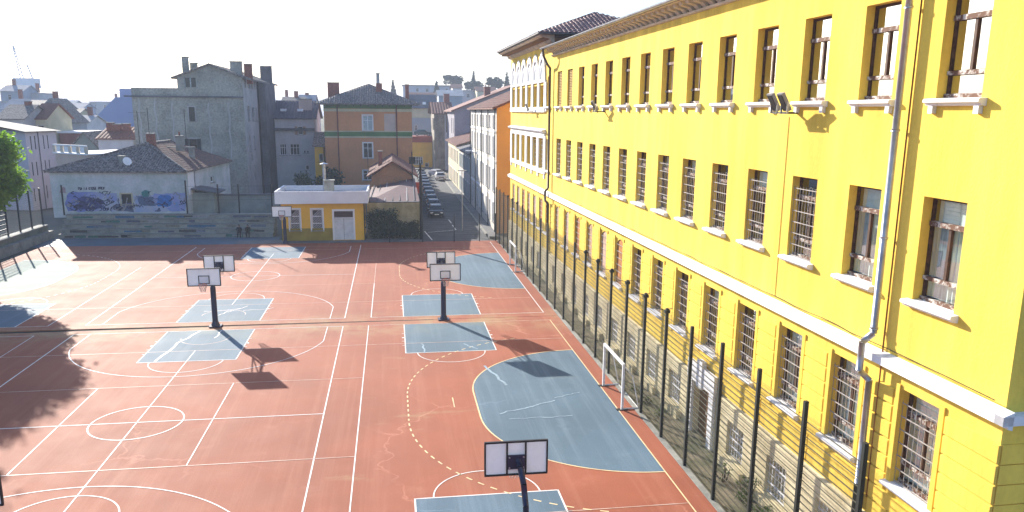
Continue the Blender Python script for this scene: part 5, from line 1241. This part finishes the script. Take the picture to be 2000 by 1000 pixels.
# ---------------------------------------------------------------- distant town, each house its own object
rt = random.Random(41)
def town_house(u, v_top, w_px, Y, wm, rm, label, kind='gable', group=None, vb=None, wins=True, dep=10):
    p0, p1 = span(u-w_px/2, u+w_px/2, v_top, Y); z = at(u, v_top, Y).z
    zb = 0.0
    b = Bld('town_house', label, p0, p1, dep, zb, max(zb+1.5, z), wm, group=group)
    n = max(1, int(b.W/3.2))
    if wins:
        for k in range(n):
            for fl in range(1, 5):
                zz = b.h-3.0*fl+.6
                if zz > .4 and k % 5 != 3: b.win('f', (k+.3)*b.W/n, (k+.3)*b.W/n+1.0, zz, zz+1.5, pane=M_DGLASS, frame=M_TRIM, mull=0, sill=False)
    b.finish()
    if kind == 'gable': b.gable('x', b.z1+rt.uniform(1.4, 2.4), rm, .35)
    elif kind == 'hip': b.hip(b.z1+rt.uniform(1.4, 2.6), rm, .4, min(b.W, dep)*.45)
    else: b.flat(rm, .2, .3)
    if rt.random() < .6: b.chimney(b.W*rt.uniform(.2, .8), dep*.5, b.z1+.5, b.z1+rt.uniform(2.4, 3.4), .8, .7, M_BRICK, True)
    return b
walls = [W_WHITE, W_CREAM, W_PINK, W_GREYL, W_BLUEG, W_LAV]
M_FARROOF = mat('far_roof_hazed', (0.34, 0.34, 0.37), .9, .15, .6)  # lighter bluish roofs carry the distance haze in their colour
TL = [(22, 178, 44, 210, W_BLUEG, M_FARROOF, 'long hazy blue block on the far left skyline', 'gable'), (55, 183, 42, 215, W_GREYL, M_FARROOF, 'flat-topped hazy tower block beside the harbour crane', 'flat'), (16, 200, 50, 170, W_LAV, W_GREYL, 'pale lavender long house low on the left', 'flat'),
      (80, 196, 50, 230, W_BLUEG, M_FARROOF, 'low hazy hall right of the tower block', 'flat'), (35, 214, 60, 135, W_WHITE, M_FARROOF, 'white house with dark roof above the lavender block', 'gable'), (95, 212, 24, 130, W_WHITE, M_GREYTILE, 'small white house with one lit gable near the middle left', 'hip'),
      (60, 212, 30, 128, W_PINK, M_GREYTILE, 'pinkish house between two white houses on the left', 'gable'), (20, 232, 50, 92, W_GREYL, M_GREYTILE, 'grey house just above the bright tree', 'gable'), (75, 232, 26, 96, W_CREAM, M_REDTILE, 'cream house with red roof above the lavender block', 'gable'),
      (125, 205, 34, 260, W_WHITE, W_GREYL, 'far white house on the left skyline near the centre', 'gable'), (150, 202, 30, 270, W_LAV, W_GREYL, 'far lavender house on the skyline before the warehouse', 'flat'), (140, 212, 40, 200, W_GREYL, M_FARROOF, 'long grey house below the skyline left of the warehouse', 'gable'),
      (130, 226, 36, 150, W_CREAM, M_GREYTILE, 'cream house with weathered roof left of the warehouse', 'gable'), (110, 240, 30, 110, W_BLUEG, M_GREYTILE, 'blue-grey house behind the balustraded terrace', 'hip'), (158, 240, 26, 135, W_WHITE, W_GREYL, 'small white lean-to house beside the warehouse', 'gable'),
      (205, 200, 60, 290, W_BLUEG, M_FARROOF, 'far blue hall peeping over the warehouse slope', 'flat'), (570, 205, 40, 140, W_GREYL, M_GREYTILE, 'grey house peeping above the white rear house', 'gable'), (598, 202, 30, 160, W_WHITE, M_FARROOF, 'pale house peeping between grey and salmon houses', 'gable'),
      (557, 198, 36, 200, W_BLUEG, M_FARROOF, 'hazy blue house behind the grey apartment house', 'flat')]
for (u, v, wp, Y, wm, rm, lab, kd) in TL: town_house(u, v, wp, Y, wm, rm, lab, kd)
# ---------------------------------------------------------------- hill on the right with houses and trees
n = 26; V = []; Fc = []
for j in range(n):
    for i in range(n):
        x = -40+260*i/(n-1); y = 172+520*j/(n-1); s_ = min(1, max(0, (y-172)/240)); k = min(1, max(0, (x+40)/70))
        V.append((x, y, -.5+22*(s_*s_*(3-2*s_))*(.25+.75*k)+1.2*math.sin(i*1.7)*math.sin(j*1.3)*s_))
for j in range(n-1):
    for i in range(n-1): Fc.append((j*n+i, j*n+i+1, (j+1)*n+i+1, (j+1)*n+i))
me = bpy.data.meshes.new('hill'); me.from_pydata(V, [], Fc); me.materials.append(mat('hill_scrub', (0.06, 0.075, 0.035), .95, .3, .05)); hill = obj('hill', me, None, True); hill['kind'] = 'structure'
def hill_z(x, y):
    s_ = min(1, max(0, (y-172)/240)); k = min(1, max(0, (x+40)/70)); return 22*(s_*s_*(3-2*s_))*(.25+.75*k)-1.5
def hill_house(u, v_top, w_px, Y, wm, rm, label, kind, hgt=7):
    p0, p1 = span(u-w_px/2, u+w_px/2, v_top, Y); z = at(u, v_top, Y).z; zb = min(hill_z(p0[0], Y), z-3)
    b = Bld('hill_house', label, p0, p1, 10, zb, z, wm, group='houses on the hazy hill')
    m = max(1, int(b.W/4))
    for k in range(m):
        if b.h > 3: b.win('f', (k+.3)*b.W/m, (k+.3)*b.W/m+1.3, b.h-2.6, b.h-1.0, pane=M_DGLASS, sill=False, mull=0)
    b.finish()
    if kind == 'flat': b.flat(rm, .4, .4)
    else: b.gable('x', z+1.8, rm, .5)
HL = [(835, 168, 96, 330, W_LAV, W_GREYD, 'long flat building on the hill crest', 'flat'), (830, 190, 60, 260, W_PINK, M_REDTILE, 'pink house with red roof below the hill crest', 'gable'), (865, 195, 40, 230, W_WHITE, M_REDTILE, 'white house with red roof on the lower hill', 'gable'),
      (893, 172, 18, 300, W_WHITE, M_REDTILE, 'small white house beside the left hill pine', 'gable'), (918, 178, 34, 290, W_LAV, W_GREYL, 'lavender house under the hill cypress', 'flat'), (950, 178, 36, 280, W_CREAM, M_REDTILE, 'cream house on the right of the hill', 'gable'),
      (880, 187, 46, 215, W_BLUEG, W_GREYL, 'wide grey-roofed house in the hill middle', 'gable'), (815, 200, 40, 205, W_GREYL, W_GREYD, 'grey house right of the salmon roof', 'gable'), (972, 186, 24, 255, W_GREYL, M_REDTILE, 'grey house at the right end of the hill', 'gable')]
for a in HL: hill_house(*a)
def pine(u, v0, v1, w_px, Y, label, seed, cyp=False):
    top = at(u, v0, Y); bot = at(u, v1, Y); hgt = top.z-bot.z; rad = w_px/2*(Y+32)/F; zb = hill_z(bot.x, Y); r = random.Random(seed)
    t = thing('cypress_tree' if cyp else 'pine_tree', label, 'tree', (bot.x, Y, zb), 0, 'trees on the hazy hill')
    MB().tube((0, 0, -.5), (0, 0, top.z-zb-hgt*.3), .35, .15, n=6).build('trunk', M_BARK, t); cl = []
    if cyp:
        for k in range(16): f = k/15; cl.append((r.uniform(-.1, .1)*rad, r.uniform(-.1, .1)*rad, bot.z-zb+hgt*f*.96, rad*(1.05-f)*.9+.25))
    else:
        for k in range(18): a = r.uniform(0, 6.28); q = r.random()**.5*rad*.8; cl.append((q*math.cos(a), q*math.sin(a), bot.z-zb+hgt*r.uniform(.3, .85), rad*r.uniform(.25, .42)))
    leaf_cloud(cl, 60 if not cyp else 110, .45 if not cyp else .35, seed, L_CYP, 'crown', t, .75)
pine(885, 148, 168, 34, 330, 'broad pine left on the hill skyline', 51); pine(925, 160, 176, 36, 320, 'broad pine at the foot of the tall cypress', 52); pine(925, 137, 176, 10, 315, 'tall cypress in the middle of the hill skyline', 53, True)
pine(966, 150, 176, 34, 310, 'broad pine right on the hill skyline', 54); pine(990, 140, 200, 20, 280, 'dark cypress hard against the school pavilion', 55, True); pine(768, 156, 184, 9, 300, 'small cypress right of the salmon roof chimney', 56, True); pine(853, 158, 185, 11, 290, 'small cypress in front of the long flat building', 57, True); pine(975, 165, 210, 18, 250, 'dark cypress right of the cream hill house', 58, True)

# ---------------------------------------------------------------- harbour crane in the haze
Yc = 430; cb = at(60, 190, Yc); cr = thing('harbour_crane', 'faint harbour crane with slanting jib on the hazy left skyline', 'crane', (cb.x, Yc, 0))
k_ = (Yc+32)/F; mm = mat('crane_haze_pale', (0.55, 0.62, 0.72), .7, .1, .2)  # pale colour imitates the haze in front of the crane
z1 = at(60, 172, Yc).z
for sx in (-4, 4):
    for sy in (-4, 4): MB().tube((sx, sy, 0), (sx*.5, sy*.5, z1), .7, .5, n=5).build('leg', mm, cr)
MB().box(-6.5, 4.5, -3, 3, z1, z1+5.0).build('machine_house', mm, cr); MB().tube((2, 0, z1+5), (0, 0, z1+12), .4, n=5).build('mast', mm, cr)
tip = at(25, 88, Yc); j = MB()
A = Vector((-3, 0, z1+4)); B = Vector((tip.x-cb.x, 0, tip.z))
for o_ in (-.8, .8): j.tube(A+Vector((o_, 0, 0)), B+Vector((o_*.3, 0, 0)), .3, n=5)
for k in range(14): j.tube(A.lerp(B, k/14)+Vector((-.8*(1-.05*k), 0, 0)), A.lerp(B, (k+1)/14)+Vector((.8*(1-.05*k), 0, 0)), .16, n=4)
j.build('jib', mm, cr); MB().wire(B, (0, 0, z1+12), .12).build('stay_cable', mm, cr)

# ---------------------------------------------------------------- cars, lamps
def car_proto(label, col, name):
    m = mat('car_paint_'+name, col, .25, .03, 1, spec=.6); t = thing('parked_car', label, 'car', (0, 0, 0), 0, 'cars parked along the street')
    # profile (y, z) from the nose (-y) to the tail; half widths taper
    prof = [(-2.1, .35), (-2.15, .55), (-2.05, .72), (-1.2, .92), (-.5, 1.38), (-.1, 1.46), (.9, 1.44), (1.5, 1.12), (2.05, .98), (2.12, .6), (2.05, .35)]
    hw = [.72, .78, .80, .82, .62, .60, .60, .74, .78, .80, .74]
    b = MB(); n = len(prof)
    for s in (-1, 1): b.v += [(s*w_, y, z) for (y, z), w_ in zip(prof, hw)]
    for k in range(n): b.f.append((k, (k+1) % n, n+(k+1) % n, n+k))
    b.f += [tuple(range(n)), tuple(reversed(range(n, 2*n)))]
    # shoulder bulge
    b.box(-.84, .84, -1.95, 1.95, .36, .86)
    body = b.build('body', m, t)
    ws = MB(); e = .012
    ws.quad((-.74, -1.13-e, .97), (.74, -1.13-e, .97), (.585, -.55-e, 1.35), (-.585, -.55-e, 1.35)); ws.build('windscreen', M_DGLASS, t)
    MB().quad((-.56, .98, 1.42), (.56, .98, 1.42), (.7, 1.47, 1.15), (-.7, 1.47, 1.15)).build('rear_window', M_DGLASS, t)
    for s in (-1, 1):
        MB().quad((s*.83, -1.05, .96), (s*.615, -.42, 1.37), (s*.612, .85, 1.38), (s*.76, 1.35, 1.08)).build('side_window', M_DGLASS, t)
        MB().box(s*.42 if s > 0 else -.74, .74 if s > 0 else -.42, -2.14, -2.04, .6, .74).build('headlight', M_BOARD, t)
        MB().box(s*.88-.08, s*.88+.08, -.98, -.82, .9, 1.04).build('mirror', m, t)
        for y in (-1.3, 1.3):
            wh_ = MB().tube((s*.68, y, .31), (s*.86, y, .31), .31, n=16).build('wheel', M_BLACK, t); MB().tube((s*.861, y, .31), (s*.88, y, .31), .19, n=12).build('rim', M_ZINC, wh_)
    MB().box(-.26, .26, -2.18, -2.155, .42, .53).build('number_plate', M_BOARD, t); MB().box(-.5, .5, -2.17, -2.12, .56, .68).build('grille', M_BLACK, t)
    return t
names = ['nearest', 'second', 'third', 'fourth', 'fifth', 'sixth', 'seventh', 'eighth', 'ninth', 'tenth', 'eleventh']
protos = {}
cols = {'black': (0.012, 0.013, 0.018), 'navy': (0.015, 0.02, 0.05), 'silver': (0.45, 0.46, 0.48), 'grey': (0.10, 0.11, 0.12), 'teal': (0.03, 0.09, 0.10), 'white': (0.65, 0.66, 0.67)}
def car(colr, x, y, z, rz, label):
    if colr not in protos: c = car_proto(label, cols[colr], colr); protos[colr] = c
    else: c = copy_tree(protos[colr])
    c.location = (x, y, z); c.rotation_euler = (0, 0, rz); c['label'] = label
    return c
seq = ['black', 'navy', 'black', 'grey', 'black', 'navy', 'grey', 'black', 'grey', 'black', 'grey']
for k in range(11): car(seq[k], 15.75+.04*k, 64.4+5.9*k, -.02, .01, '%s %s car counted from the court in the row along the street' % (names[k], seq[k]))
car('silver', 19.4, 116, .0, .05, 'silver car parked on the right side of the street'); car('white', 19.3, 123.5, .0, .5, 'white car turning at the far right end of the street')
c_ = at(826, 285, 152.5); car('teal', c_.x, 153, 6.9, PI/2, 'teal car parked on the roof of the yellow shop house')
lp = thing('street_lamp', 'pale slender street lamp at the right kerb', 'lamp post', (20.2-2.4, 47.5, 0)); 
lpx = at(903, 460, 52).x; lp.location = (lpx, 52, -.02)
MB().tube((0, 0, 0), (0, 0, 6.4), .06, .045, n=8).build('pole', M_ZINC, lp); MB().box(-.45, .45, -.08, .08, 6.38, 6.48).build('lamp_head', M_ZINC, lp)
l2 = thing('wall_lamp', 'wall-mounted street lamp on the white town house', 'lamp', (SX, 66, 7.4)); MB().tube((0, 0, 0), (-1.2, 0, .4), .03, n=6).build('arm', M_ZINC, l2); MB().box(-1.7, -1.1, -.12, .12, .36, .48).build('lamp_head', M_BOARD, l2)
# ---------------------------------------------------------------- haze
hz_ = MB().box(-2600, 2600, -260, 4300, -1.2, 60).build('haze', bpy.data.materials.new('haze_air'))
hz_['kind'] = 'stuff'; m = hz_.data.materials[0]; m.use_nodes = True; N = m.node_tree.nodes; N.remove(N['Principled BSDF'])
pv = N.new('ShaderNodeVolumePrincipled'); pv.inputs['Color'].default_value = (0.75, 0.84, 1.0, 1); pv.inputs['Density'].default_value = 0.00065; pv.inputs['Anisotropy'].default_value = 0.0
m.node_tree.links.new(pv.outputs[0], N['Material Output'].inputs['Volume'])
